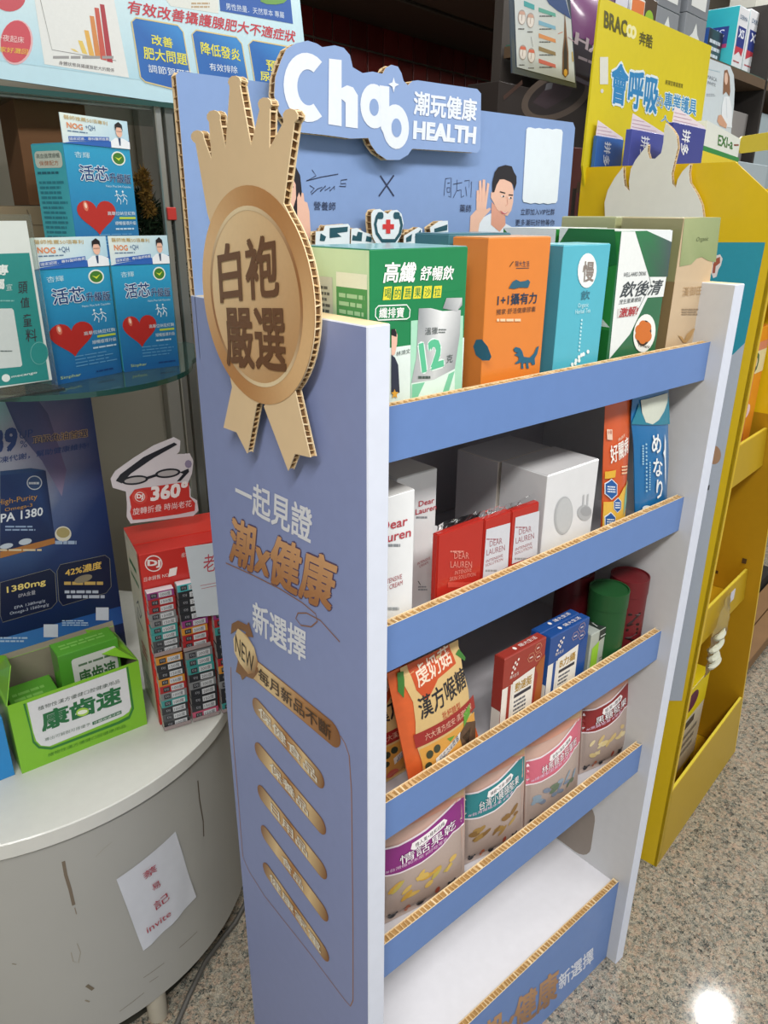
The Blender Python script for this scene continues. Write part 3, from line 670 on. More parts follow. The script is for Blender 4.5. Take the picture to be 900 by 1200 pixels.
F.px(k6); F.text('Dear\nLauren', (-65, 655), (185, 590), (-60, 500), RED, bold=.016); F.bars(-20, 672, 122, 635, 1, '#8a8f94'); F.text('INTENSIVE\nEYE CREAM', (-20, 985), (128, 930), (-20, 905), '#a8555c'); F.bars(-10, 1120, 140, 1078, 1, '#9aa0a4'); F.build(t)
k5 = crop(500, 500, 4.09)
t, F, S, Tp = box_px('appliance_carton', 'white glossy appliance carton with two grey device pictures, front one', 'box', k5(580, 242), k5(828, 152), .05, z0, .0785, '#dfe0e2', cs='#cfcfd1', ct='#d4d4d6', rough=.25, coat=.5)
F.px(k5); F.disc(655, 425, 44, 92, '#b4b6b8', 2, rot=.08); F.disc(657, 425, 38, 84, '#bfc1c2', 3, rot=.08); F.disc(755, 412, 34, 38, '#b0b2b4', 2, rot=-.1)
F.line([(748, 395), (752, 325)], .0035, '#b8babc', 2); F.line([(768, 385), (772, 322)], .0035, '#b8babc', 2); F.disc(762, 405, 26, 24, '#9fa1a4', 3); F.build(t)
A_ = aty(k5(580, 242), .05)
t, F, S, Tp = carton('appliance_carton', 'white appliance carton behind the one with device pictures', 'box', (A_.x, .1335, z0), 0, .114, .0785, A_.z - z0 - .001, '#dad3c8', cs='#c4c3c6', ct='#cdcdcf', rough=.25, coat=.5)
# three sheet mask packets in clear sleeves
y = .043; R_ = '#b32a20'
for k, (xa, xb, lab) in enumerate(((55, 277, 'red sheet mask packet with pale print, left of the three'), (279, 408, 'red sheet mask packet with silver label, middle of the three'), (410, 542, 'red sheet mask packet with silver label beside the white appliance carton'))):
    zf = lambda x: 520 - (x - 55) * .32
    A_ = aty(k5(xa, zf(xa)), y); B_ = aty(k5(xb, zf(xb)), y)
    t = thing('mask_packet', lab, 'packet', ((A_.x + B_.x) / 2, y + .008, z0), 'sheet mask packets')
    q = MB(); q.box((A_.x + .0002, y, z0), B_.x - A_.x - .0004, .010, A_.z - z0, mat(R_, .3, coat=.4)); q.build('packet_body', t, bevel=.0015, seg=2, smooth=True)
    a = Art((0, y, 0), EX, UP).px(k5)
    if k == 0:
        a.T('DEAR\nLAUREN', 112, 675, 215, 600, '#d98a7c'); a.text('INTENSIVE\nSKIN SOLUTION', (108, 740), (232, 715), (110, 695), '#d98a7c'); a.bars(112, 605, 190, 590, 1, '#d98a7c'); a.rect(100, 745, 230, 770, '#c9493c', 1)
    else:
        x0 = (285, 425)[k - 1]; yy = (0, -57)[k - 1]
        a.poly([(x0, 492 + yy), (x0 + 115, 460 + yy), (x0 + 103, 670 + yy), (x0 - 18, 735 + yy + (0, -20)[k - 1])], '#cfd0d6', 1)
        a.text('DEAR\nLAUREN', (x0, 618 + yy), (x0 + 88, 592 + yy), (x0, 552 + yy), '#a06a72'); a.text('INTENSIVE\nSOLUTION', (x0 - 5, 672 + yy), (x0 + 78, 640 + yy), (x0 - 4, 640 + yy), '#9a4a52'); a.bars(x0 - 5, 700 + yy, x0 + 60, 680 + yy, 1, '#999')
        a.bars(x0, 545 + yy, x0 + 60, 533 + yy, 1, '#a06a72')
    a.build(t)
    # crinkled clear sleeve standing proud of the packet
    cm = mat('#f4f6f8', .05, trans=1, grain=0, ior=1.2); q = MB(); N_ = 12; vs = []
    for i in range(N_ + 1):
        x = A_.x + (B_.x - A_.x) * i / N_
        for j in range(4):
            vs.append((x, y + .008 + random.uniform(-.0025, .0025) * (j > 0), A_.z + j * .0024 * (1 + .2 * random.random())))
    q.add(vs, [(i * 4 + j, i * 4 + j + 1, i * 4 + j + 5, i * 4 + j + 4) for i in range(N_) for j in range(3)], cm); q.build('clear_sleeve', t)

# pouches: a quad on a plane, pillowed front and back, sealed rims
def pouch(name, label, cat, quad, N, th, fm, edge=None, waist=None, group=None, nu=26, nv=32, seal=.06, clear=None):
    TL, TR, BR, BL = [V(p) for p in quad]; N = V(N).normalized()
    c = (BL + BR) / 2; t = thing(name, label, cat, c, group)
    def shape(s):
        return max(0, math.sin(math.pi * min(1, max(0, s)))) ** .55
    def st2p(s, v, side, off=0):
        ws = waist(v) if waist else (0, 0)
        s2 = s * (1 - ws[0] - ws[1]) + ws[0]
        p = (BL * (1 - s2) + BR * s2) * (1 - v) + (TL * (1 - s2) + TR * s2) * v
        vv = (v - seal) / (1 - 2 * seal); b = th * shape((s - .03) / .94) * shape(vv) ** .8 * (1.15 - .35 * v)
        b += .0006 * math.sin(s * 9 + v * 5) * (1 if 0 < vv < 1 else 0)
        return p + N * side * (b / 2 + .0006 + off)
    q = MB(); m = fm
    for side in (1, -1):
        vs = [st2p(i / nu, j / nv, side) for j in range(nv + 1) for i in range(nu + 1)]
        q.add(vs, [(j * (nu + 1) + i, j * (nu + 1) + i + 1, (j + 1) * (nu + 1) + i + 1, (j + 1) * (nu + 1) + i) for j in range(nv) for i in range(nu)], m)
    n1 = (nu + 1) * (nv + 1); rim = [i for i in range(nu + 1)] + [j * (nu + 1) + nu for j in range(1, nv + 1)] + [nv * (nu + 1) + i for i in range(nu - 1, -1, -1)] + [j * (nu + 1) for j in range(nv - 1, 0, -1)]
    for k in range(len(rim)):
        a_, b_ = rim[k], rim[(k + 1) % len(rim)]; q.f.append([a_, b_, b_ + n1, a_ + n1]); q.mi.append(0)
    q.build('pouch_body', t, smooth=True)
    U = (BR - BL).normalized(); Vv = N.cross(U).normalized()
    e1 = V(((BR - BL).dot(U), (BR - BL).dot(Vv))); e2 = V(((TL - BL).dot(U), (TL - BL).dot(Vv))); det = e1.x * e2.y - e1.y * e2.x
    a = Art(BL, U, Vv)
    def lift(u, v):
        s = (u * e2.y - v * e2.x) / det; k = (e1.x * v - e1.y * u) / det
        ws = waist(min(1, max(0, k))) if waist else (0, 0); s = (s - ws[0]) / (1 - ws[0] - ws[1])
        p = st2p(min(1, max(0, s)), min(1, max(0, k)), 1); return (p - BL).dot(N)
    a.lift = lift; a.maxe = .007; a.step = .00022; a.quad = (e1, e2)
    def st(): a.m = lambda s, v: tuple(e1 * s + e2 * v); return a
    a.st = st; st()
    return t, a
def quad_px(y, TL, TR, BR, BL, zb_, up=0, yaw=0, ox=None):
    """corner pixels on the plane y; the sides run on down to the shelf"""
    q = [aty(p, y) for p in (TL, TR, BR, BL)]
    for a_, b_ in ((0, 3), (1, 2)):
        d = q[b_] - q[a_]; q[b_] = q[a_] + d * ((zb_ - q[a_].z) / d.z)
        q[a_] = q[a_] - d * up
    return q
NF = V((0, -1, 0))
p7 = crop(690, 450, 7.055)
t, a = pouch('snack_pouch', 'orange pet supplement pouch with blue hexagons on the second shelf', 'pouch', quad_px(.052, p7(125, 210), p7(355, 150), p7(300, 1085), p7(95, 1190), z0 + .001, .1), NF, .012, mat('#cf5a2b', .32, coat=.3),
             waist=lambda v: (.05 * math.sin(v * 5) ** 2 * .3 + .02, .02))
a.px(p7); a.text('好關病', (155, 650), (305, 560), (150, 510), '#f3eee6', bold=.02); a.text('快速日', (205, 470), (262, 430), (208, 440), '#f0d9c0'); a.rect(135, 370, 168, 455, '#e8c9b4', 2)
a.text('小資', (138, 410), (164, 408), (138, 378), '#b84a22', L=3); a.bars(232, 740, 315, 660, 3, '#f0c8a0')
a.poly([(310, 800), (250, 850), (210, 920), (170, 960), (110, 970), (100, 1190), (290, 1090)], '#e6b84a', 1); a.poly([(120, 720), (185, 700), (180, 760), (118, 780)], '#e3b23a', 3)
for cx, cy, r in ((155, 860, 46), (200, 990, 34), (150, 1130, 44)):
    a.poly([(cx + r * math.cos(math.radians(60 * k + 30)), cy + r * 1.9 * math.sin(math.radians(60 * k + 30))) for k in range(6)], '#dfe6ee', 3); a.poly([(cx + r * .88 * math.cos(math.radians(60 * k + 30)), cy + r * 1.7 * math.sin(math.radians(60 * k + 30))) for k in range(6)], '#1f5aa0', 4)
    a.bars(cx - r * .6, cy + 30, cx + r * .6, cy - 30, 3, '#e6eef4', 5, ragged=.1)
a.poly([(285, 820), (305, 790), (300, 960), (255, 1080), (262, 930)], '#7fb6a4', 3); a.build(t)
t, a = pouch('snack_pouch', 'deep blue pouch with white vertical brush lettering at the right of the second shelf', 'pouch', quad_px(.047, p7(345, 120), p7(668, 60), p7(655, 950), p7(365, 1070), z0 + .001, .12), NF, .013, mat('#1d6ea8', .3, coat=.4),
             waist=lambda v: (.05 * (1 - math.exp(-((v - .78) / .1) ** 2)) + (.12 * max(0, v - .9) / .1), .04 * (1 - math.exp(-((v - .45) / .15) ** 2)) + .0))
a.px(p7); a.poly([(410, 130), (640, 70), (640, 130), (600, 220), (545, 290), (490, 325), (440, 310), (415, 230)], '#cdd2c4', 1)
a.poly([(345, 330), (400, 150), (412, 240), (440, 315), (490, 330), (548, 295), (605, 222), (650, 100), (660, 330)], '#2a7f96', 0)
for ch, x0, y0, x1, y1 in (('め', 482, 560, 555, 405), ('な', 492, 750, 565, 605), ('り', 520, 935, 570, 780)): a.T(ch, x0, y0, x1, y1, '#eef2f2', bold=.018)
a.poly([(596, 405), (606, 470), (600, 600), (604, 830), (594, 760), (588, 600), (574, 560), (588, 530)], '#e8eef2', 3)
for k in range(13): a.disc(440 + k * .3, 490 + k * 32, 6, 9, '#9cc6da', 3); a.disc(466, 640 + k * 20, 5, 7, '#9cc6da', 3) if k < 12 else 0
for k in range(8): a.disc(418, 505 + k * 21, 6, 8, '#9cc6da', 3)
a.disc(452, 1020, 36, 26, '#e8eef2', 3); a.poly([(505, 1005), (560, 965), (620, 960), (600, 1000), (540, 1010)], '#262c30', 3); a.build(t)

# ------------------------------------------------------------------ third shelf
z0 = SZ[2]; q7 = crop(450, 750, 6.667)
q_ = quad_px(.05, q7(20, 262), q7(515, 38), q7(735, 750), q7(190, 1085), z0 + .0015, .0)
def candy(quad, label):
    t, a = pouch('candy_pouch', label, 'pouch', quad, NF, .026, mat('#d9622f', .4, coat=.25, grain=.12, gscale=90), group='herbal candy pouches', seal=.05)
    a.st()
    a.poly([(.14, 1), (.86, 1), (.83, .8), (.86, .62), (.84, .5), (.88, .3), (.84, .1), (.84, 0), (.12, 0), (.15, .25), (.12, .45), (.16, .6), (.18, .75), (.13, .9)], '#d8b87e', 0)
    a.poly([(.22, 1), (.74, 1), (.76, .86), (.50, .83), (.32, .72), (.24, .82)], '#c7522a', 1)
    a.text('虔奶菇', (.27, .83), (.72, .88), (.27, .96), '#ecd9c4', bold=.016); a.poly([(.06, .86), (.10, .80), (.17, .97), (.10, .98)], '#3f7a34', 2); a.poly([(.78, .92), (.88, .84), (.90, .86), (.84, .94)], '#3f7a34', 2)
    a.text('漢方喉糖', (.22, .60), (.84, .66), (.22, .76), '#2a2a30', bold=.016); a.T('批杷糖梨', .45, .53, .70, .59, '#b8442a')
    a.poly([(.11, .40), (.93, .44), (.93, .55), (.11, .51)], '#9e2c2a', 2); a.text('六大漢方成安·清潤好喉', (.22, .435), (.86, .465), (.22, .49), '#e6b8a0', L=4)
    a.poly([(.14, .38), (.90, .42), (.86, .02), (.16, .02)], '#dea24a', 1); a.poly([(.62, .34), (.74, .40), (.90, .34), (.86, .18), (.74, .08), (.66, .18)], '#5a4334', 3); a.poly([(.66, .30), (.80, .33), (.74, .20)], '#2f221c', 4)
    a.poly([(.70, .38), (.72, .48), (.84, .52), (.82, .44)], '#5fa03a', 4); a.poly([(.46, .37), (.50, .33), (.56, .36)], '#5fa03a', 3)
    a.disc(.53, .12, .10, .085, '#4a3424', 3); a.disc(.53, .12, .085, .075, '#eee4d4', 4); a.disc(.27, .08, .075, .055, '#d8583a', 3); a.T('草本', .23, .055, .31, .105, '#f0ddc8')
    a.disc(.24, .31, .04, .035, '#3a4434', 3); a.disc(.33, .33, .04, .035, '#3a4434', 3); a.disc(.21, .22, .04, .03, '#3a4434', 3)
    a.poly([(.30, .18), (.62, .30), (.64, .36), (.30, .25)], '#e8e6e0', 3); a.text('日本大山廣潤\n韓國600年紅蔘', (.33, .195), (.61, .30), (.33, .25), '#3a3c5c', L=5)
    a.build(t); return t
candy(q_, 'orange herbal candy pouch leaning to the left at the left end of the third shelf')
q2_ = [p + V((-.036, .042, 0)) for p in q_]; q2_[0].z -= .03; q2_[1].z -= .03
candy(q2_, 'orange herbal candy pouch mostly hidden by the left side panel and its leaning twin')
r8 = crop(560, 660, 4.09)
def medbox(label, TL, TR, y, d, main, name='carton', dy=0):
    t, F, S, Tp = box_px(name, label, 'box', TL, TR, y, z0, d, main, cs='#e6e0d6', ct=main)
    F.frac(1, 1); w_ = (aty(TR, y) - aty(TL, y)).x; h_ = (aty(TL, y).z + aty(TR, y).z) / 2 - z0; F.frac(w_, h_)
    F.rect(0, 0, 1, .66, '#e8e2d8', 0); F.rect(.13, 0, .2, .66, main, 1); F.rect(.76, 0, 1, .67, main, 1); F.poly([(.78, .7), (.86, .60), (.78, 0), (1, 0), (1, .8), (.88, .76)], main if main[1] != '9' else '#a35a28', 1)
    F.poly([(.24, .0), (.24, .68), (.76, .72), (.76, 0)], '#e9e4da', 2)
    for x, y_ in ((.20, .80), (.26, .83), (.22, .86), (.30, .87), (.26, .90), (.33, .92)): F.disc(x, y_, .022, .016, '#e9ddd4', 2)
    F.T('陽大生活', .16, .735, .36, .775, '#e9ddd4')
    for x, y_ in ((.64, .86), (.80, .93), (.82, .82)): F.line([(x + .085 * math.cos(math.radians(60 * k)), y_ + .052 * math.sin(math.radians(60 * k))) for k in range(6)], .0006, '#e0b08a', 2, closed=True); F.bars(x - .04, y_ - .015, x + .04, y_ + .015, 1, '#e9ddd4', 3)
    F.T('B力攝' if main[1] == '1' else '勁速挺', .30, .54, .70, .65, '#b08a3a', bold=.02, L=4); F.rect(.29, .475, .70, .515, '#2b3040', 3)
    F.bars(.30, .2, .62, .45, 5, '#5a5e68', 3); F.line([(.13, .02), (.16, .10), (.24, .12), (.30, .04)], .0008, '#333', 3); F.build(t)
    S.frac(d, h_); S.rect(0, .40, 1, 1, main, 0); S.build(t, 'printed_side')
    Tp.frac(w_, d); Tp.T('陽大生活', .45, .3, .85, .7, '#f0e8e4'); Tp.disc(.34, .5, .03, .2, '#f0e8e4', 2); Tp.build(t, 'printed_top')
medbox('dark red supplement box with white lower panel on the third shelf', r8(128, 462), r8(330, 355), .045, .0175, '#9a352b')
medbox('navy blue supplement box in front of its twin on the third shelf', r8(350, 358), r8(537, 262), .045, .0175, '#1c4a8e')
A_ = aty(r8(350, 358), .045)
t, F, S, Tp = carton('carton', 'navy blue supplement box directly behind its twin', 'box', (A_.x, .0635, z0), 0, .0955, .0175, A_.z - z0 - .002, '#1c4a8e')
Tp.T('陽大生活', .45, .3, .85, .7, '#f0e8e4'); Tp.disc(.34, .5, .03, .2, '#f0e8e4', 2); Tp.build(t, 'printed_top')
t, F, S, Tp = box_px('carton', 'small silver and lime green box beside the green canister', 'box', r8(545, 347), r8(645, 288), .05, z0, .03, '#a9b0a6', cs='#8f9690', ct='#a4aaa4', rough=.28)
F.poly([(.12, 0), (.12, .75), (.42, .80), (.42, 0)], '#93c23a', 1); F.frac(1, 1); F.f.clear(); F.v.clear(); F.c.clear()
w_ = (aty(r8(645, 288), .05) - aty(r8(545, 347), .05)).x; h_ = aty(r8(545, 347), .05).z - z0; F.frac(w_, h_)
F.poly([(.10, 0), (.10, .72), (.42, .80), (.42, 0)], '#93c23a', 1); F.poly([(.40, .80), (.78, .84), (.78, 1), (.40, 1)], '#2c3330', 1); F.T('cosmed', .46, .84, .74, .90, '#cdd2ce') if 0 else F.bars(.46, .85, .74, .9, 1, '#cdd2ce', 2); F.bars(.55, .3, .9, .45, 3, '#6f7670', 2); F.build(t)
Tp.frac(w_, .03); Tp.rect(.4, 0, .78, 1, '#2c3330', 1); Tp.line([(.5, .3), (.55, .7), (.66, .5)], .0012, '#e8ece8', 2); Tp.build(t, 'printed_top')
def canister(label, c, r, h, col, txt=None, ang=0):
    t = thing('canister', label, 'canister', c, 'paper canisters')
    q = MB(); q.lathe(c, [(r, 0), (r, h * .8)], mat(col, .45)); q.build('tube_body', t, smooth=True)
    q = MB(); q.lathe(c, [(r + .0008, h * .8 + .0006), (r + .0008, h), (r - .0012, h + .0002), (r - .0014, h - .002), (0, h - .002)], mat(col, .42)); q.build('lid', t, smooth=True)
    if txt:
        a = Art((0, 0, 0), EX, UP)
        def P(uv, L): g = math.radians(ang) + uv[0] / (r + .001); return V(c) + V(((r + .0009) * math.cos(g), (r + .0009) * math.sin(g), uv[1]))
        a.P = P; a.text(txt, (-.010, h * .62), (-.010, .0), (.012, h * .62), '#2e1414', bold=.02); a.build(t, 'lettering')
TZ = z0 + .150
g_ = atz(r8(632, 117), TZ); r_ = atz(r8(742, 58), TZ)
canister('dark green paper canister with round lid on the third shelf', (g_.x, g_.y, z0), .031, .150, '#1b4d26')
canister('dark red paper canister with vertical lettering in the right corner of the third shelf', (min(r_.x, W - .033), r_.y + .004, z0), .031, .150, '#661a1f', 'NIWE', 238)
canister('dark red paper canister hidden behind the green canister', (g_.x + .005, g_.y + .07, z0), .031, .152, '#58141a')

# ------------------------------------------------------------------ fourth shelf: snack pouches
z0 = SZ[3]; s1 = crop(450, 920, 6); s2 = crop(580, 790, 5)
def snack(label, y, pxr, c, col, band, dark, title, sub, foot, fruit, tilt=0):
    Lp, Rp = pxr; A_ = aty(c(*Lp), y + tilt); B_ = aty(c(*Rp), y)
    quad = [V((A_.x - .002, y + tilt + .012, z0 + .19)), V((B_.x + .002, y + .012, z0 + .19)), V((B_.x, y, z0 + .001)), V((A_.x, y + tilt, z0 + .001))]
    n = (quad[2] - quad[3]).cross(quad[0] - quad[3]).normalized()
    t, a = pouch('snack_pouch', label, 'pouch', quad, n, .03, mat('#cdaa9c', .28, coat=.5, grain=.1), group=None)
    a.rect(0, .0, 1, .62, '#b3a29a', 0); a.rect(0, .86, 1, 1, '#d8b48c', 0); a.poly([(0, .86), (0, .93), (.5, .96), (1, .88), (1, .86)], '#d59a84', 1)
    top = [(0, .72), (.2, .72), (.5, .765), (.75, .825), (.88, .86), (1, .86)]; bot = [(1, .615), (.82, .625), (.68, .575), (.42, .515), (.2, .49), (0, .49)]
    a.poly([(x, y_ + .015) for x, y_ in top] + [(x, y_ - .015) for x, y_ in bot], '#e9dfe4', 1); a.poly(top + bot, band, 2)
    a.poly([(.32, .665), (.34, .71), (.72, .785), (.76, .76), (.72, .725), (.36, .645)], '#f0ecec', 3); a.text(sub, (.37, .665), (.72, .735), (.37, .70), '#3c3038', L=4)
    a.text(title, (.20, .555), (.86, .655), (.20, .635), '#f6f2f4', L=6, bold=.01, outline=(dark, .03)); a.text(foot, (.06, .505), (.74, .595), (.06, .535), '#e0c4dc', L=4)
    for k in range(16):
        x, y_ = .12 + .7 * random.random(), .18 + .17 * random.random(); y_ += x * .12
        a.disc(x, y_, .05 + .04 * random.random(), .018 + .012 * random.random(), random.choice(fruit), 3 + k * .1, n=9, rot=random.uniform(-.3, .8))
    for x, y_ in ((.12, .06), (.45, .05), (.8, .12)): a.disc(x, y_, .05, .03, '#2a2a30', 5, n=10); a.disc(x - .04, y_ + .03, .016, .012, '#2a2a30', 5, n=8); a.disc(x + .04, y_ + .03, .016, .012, '#2a2a30', 5, n=8)
    a.disc(.28, .08, .035, .05, '#b8623a', 5, n=9); a.disc(.62, .14, .03, .04, '#a04a34', 5, n=9); a.disc(.9, .04, .03, .04, '#b8623a', 5, n=9)
    a.rect(.55, .965, .9, .985, '#8fa58c', 2); a.build(t)
snack('snack pouch with purple band and yellow dried fruit at the left of the fourth shelf', .055, ((-20, 445), (580, 400)), s1, '', '#8a2f7e', '#5a1a54', '情話果乾', '情人果+極和話梅', '#台灣極和木柴 #好吃零食', ['#d9b864', '#cfa54c', '#c2b25e'], tilt=0.027)
snack('snack pouch with teal band and brown snacks, beside the purple one', .055, ((-166, 700), (193, 600)), s2, '', '#2c7f86', '#184c54', '台灣小饅頭堅果', '辣椒+芝麻+鹽酥', '#台灣辣椒水果 #零食', ['#a5854e', '#8a6a40', '#b89a5c'], tilt=0.025)
snack('snack pouch with pink band on the fourth shelf', .055, ((197, 600), (502, 500)), s2, '', '#cf6a7e', '#9a3450', '林黑糖金冠軍乾', '金色+海苔+辣味', '#爆爆紫菜果乾 #零食', ['#7c8aa0', '#8fa3b4', '#6b7d6a'], tilt=0.01)
snack('snack pouch with dark red band and pale nuts at the right of the fourth shelf', .06, ((512, 400), (785, 300)), s2, '', '#8c2a2c', '#2c1214', '黑糖堅果', '堅果+腰果', '#黑糖堅果 #零食', ['#e0cc94', '#d4bb80', '#e6d6a8'], tilt=0.025)
# ------------------------------------------------------------------ round white counter on the left
CC = V((-.147, .905, 0)); CR = .42; CZ0 = .565
t = thing('counter', 'round white display counter with scuffed curved front at the left', 'counter', CC)
CW = mat('#d3d4ce', .45, coat=.1); CB = mat('#a9a9a4', .5, grain=.05, gscale=6)
q = MB(); q.lathe(CC, [(0, CZ0 - .03), (CR - .002, CZ0 - .03), (CR, CZ0 - .028), (CR, CZ0 - .002), (CR - .002, CZ0), (0, CZ0)], CW, n=96); q.build('countertop', t, smooth=True)
q = MB(); q.lathe(CC, [(CR - .008, .075), (CR - .008, CZ0 - .03)], CB, n=96); bd = q.build('curved_panel', t, smooth=True)
q = MB(); q.lathe(CC, [(CR - .05, 0), (CR - .05, .08)], mat('#33332a', .8), n=48); q.build('plinth', t, smooth=True)
for g in (-84, -20, 200, 90):
    q = MB(); p = CC + V((math.cos(math.radians(g)), math.sin(math.radians(g)), 0)) * (CR - .03); q.lathe(p, [(.018, 0), (.02, .078)], mat('#b8b2a2', .6), n=16); q.build('leg', t, smooth=True)
RB = CR - .008
def cyl(p):
    r = ray(p); d = EYE - CC; a_ = r.x ** 2 + r.y ** 2; b_ = 2 * (r.x * d.x + r.y * d.y); c_ = d.x ** 2 + d.y ** 2 - RB * RB
    k = (-b_ - math.sqrt(b_ * b_ - 4 * a_ * c_)) / 2 / a_; P = EYE + r * k; return (math.atan2(P.y - CC.y, P.x - CC.x) * RB, P.z)
def cylP(uv, off): g = uv[0] / RB; return V((CC.x + (RB + off) * math.cos(g), CC.y + (RB + off) * math.sin(g), uv[1]))
def cart(off0=0):
    a = Art((0, 0, 0), EX, UP); a.P = lambda uv, L: cylP(uv, off0 + .0003 + .0002 * L); a.m = lambda x, y: cyl((x, y)); a.maxe = .03; return a
a = cart(); n4 = crop(0, 780, 2.857)
for pl, wd, c_ in (([(212, 655), (220, 700), (235, 750), (247, 802)], .005, '#75695a'), ([(250, 810), (256, 832)], .0015, '#8c8172'), ([(662, 385), (668, 450), (680, 520), (682, 572)], .003, '#5f5648'),
                   ([(238, 960), (245, 990), (262, 995), (270, 960), (258, 930)], .0012, '#9a9486'), ([(290, 1070), (312, 1084)], .006, '#726857'), ([(480, 1045), (550, 995)], .0012, '#7d7668'), ([(400, 1158), (482, 1095)], .0012, '#7d7668'),
                   ([(320, 640), (350, 610), (375, 590)], .001, '#a09c92'), ([(600, 945), (660, 890)], .0015, '#7d7668'), ([(500, 1060), (530, 1040)], .0012, '#7d7668'), ([(285, 1120), (300, 1125)], .003, '#8a8272'), ([(40, 998), (55, 1000)], .002, '#8a8272')):
    a.line([n4(*p) for p in pl], wd, c_, 0)
a.build(bd, 'scuff_marks', rough=.7)
# paper note taped on the curved panel
t = thing('paper_note', 'white paper note with red handwriting taped to the round counter', 'note', cylP(cyl((180, 1040)), .002))
cs = [cyl(p) for p in ((136, 1030), (205, 974), (228, 1050), (167, 1113))]; vs = []; n_ = 8
for j in range(n_ + 1):
    for i in range(n_ + 1):
        u, v = i / n_, j / n_; p = (V(cs[0]) * (1 - u) + V(cs[1]) * u) * (1 - v) + (V(cs[3]) * (1 - u) + V(cs[2]) * u) * v
        vs.append(cylP(p, .0015 + .003 * math.sin(u * 7 + v * 4) ** 2 * v))
q = MB(); q.add(vs, [(j * 9 + i, j * 9 + i + 1, j * 9 + i + 10, j * 9 + i + 9) for j in range(n_) for i in range(n_)], mat('#d0d4dc', .7)); q.build('paper', t, smooth=True)
a = cart(.0055); a.maxe = None; RI = '#b04050'
for ch, bl, br, tl in (('蔡', (478, 712), (522, 680), (470, 690)), ('易', (506, 750), (532, 732), (500, 730)), ('記', (515, 815), (562, 775), (506, 790)), ('invite', (488, 890), (566, 830), (484, 872))):
    a.text(ch, n4(*bl), n4(*br), n4(*tl), RI, L=1)
a.build(t, 'handwriting')
# black cable on the floor under the counter
q = MB(); q.tube([atz(p_, .007) for p_ in ((190, 1235), (207, 1200), (222, 1165), (240, 1128), (262, 1098), (275, 1082))] + [V((.30, .72, .007)), V((.36, .95, .007))], .0055, mat('#55534f', .5)); tag(q.build('cable', smooth=True), 'dark grey cable lying on the granite floor beside the counter', 'cable')

# green open display box with small cartons
def frame(P0, yaw): return V(P0), *exy(yaw)
A, ex, ey = frame((-.2235, .652, CZ0), -2.6); GR = '#7dba2c'; gm = mat(GR, .4, coat=.2); gi = mat('#8c8472', .75)
t = thing('display_box', 'open bright green counter display box of oral care cartons', 'display box', A + ex * .11 + ey * .07)
w_, h_, d_ = .218, .138, .12
q = MB(); q.box(A, w_, .0015, h_, gm, ex, ey, UP, [gm, gm, gi, gm, gm, gm]); q.build('front_panel', t)
q = MB(); q.box(A + ey * .0015, .0015, d_, h_, gm, ex, ey, UP, [gm, gi, gi, gm, gm, gm]); q.build('side_panel', t)
q = MB(); q.box(A + ey * .0015 + ex * (w_ - .0015), .0015, d_, h_, gm, ex, ey, UP, [gm, gm, gi, gi, gm, gm]); q.build('side_panel', t)
q = MB(); q.box(A + ey * (d_ + .0015), w_, .0015, .152, gi, ex, ey, UP, [gi, gm, gm, gm, gm, gm]); q.build('back_panel', t)
q = MB(); q.box(A + ey * .0015 + ex * .0015, w_ - .003, d_, .0015, gi, ex, ey); q.build('bottom_panel', t)
lt_ = (ey * .35 + UP).normalized(); q = MB(); q.box(A + ey * (d_ + .003) + UP * .152, w_, .0015, .010, gi, ex, lt_.cross(ex), lt_); q.build('lid_flap', t)
g5 = crop(0, 730, 5)
def onf(p, d): return onp(g5(*p), A + ey * d, ey)
q = MB(); q.prism([A + UP * h_, A + ey * .11 + UP * h_, onf((0, 190), .12), onf((35, 190), .10), onf((65, 250), .03)], ex * -.0015, gm); q.build('flap', t)
q = MB(); q.prism([A + ex * w_ + UP * h_, A + ex * w_ + ey * .11 + UP * h_, onf((640, 42), .11), onf((500, 45), .10), onf((600, 185), .04), onf((800, 215), .0)], UP * .0012, gm); q.build('flap', t)
a = Art(A, ex, UP).px(g5)
a.poly([(135, 475), (180, 640), (190, 700), (225, 735), (300, 742), (700, 590), (760, 560), (785, 500), (750, 255), (740, 258), (772, 500), (752, 545), (690, 578), (300, 728), (232, 722), (200, 690), (188, 640), (148, 470)], '#2f7a30', 1)
a.poly([(158, 468), (738, 262), (768, 490), (755, 520), (720, 545), (290, 722), (240, 718), (212, 690), (195, 640)], '#d8dadd', 1)
DG = '#1d6a3c'
a.text('植物性漢方優健口腔健康用品', (222, 515), (700, 350), (222, 490), '#4a5a50', L=3); a.text('康齒速', (252, 635), (710, 465), (240, 530), DG, L=3, bold=.04)
a.disc(482, 520, 38, 24, '#a4cc4c', 5, rot=-.25); a.disc(482, 520, 30, 12, '#e6ecd8', 6, rot=-.25)
a.text('專出可解脫可搭優予', (262, 695), (528, 600), (262, 675), '#7c8a82', L=3); a.poly([(540, 580), (710, 510), (712, 530), (542, 598)], '#2b6a48', 3)
a.text('牙齦保護牙刷', (548, 594), (704, 530), (548, 580), '#dfe6e0', L=4); a.text('植物性漢方優健口腔健康用品', (280, 785), (735, 610), (280, 765), '#4c8a24', L=3); a.build(t)
def small(label, P0, w, h, d, yaw=-2.6, nm='oral_care_carton'):
    t, F, S, Tp = carton(nm, label, 'box', P0, yaw, w, d, h, '#4f9a30', ct='#5fae34')
    F.rect(.2, .42, .95, .92, '#cfd4cc', 1, r=.05); F.T('康齒速', .28, .54, .9, .76, '#3a6a3c', bold=.03); F.bars(.3, .80, .9, .85, 1, '#5c7a5c', 2); F.bars(.3, .46, .85, .50, 1, '#5c7a5c', 2); F.build(t)
    Tp.bars(.1, .3, .9, .7, 2, '#8acb60', 1); Tp.build(t, 'printed_top')
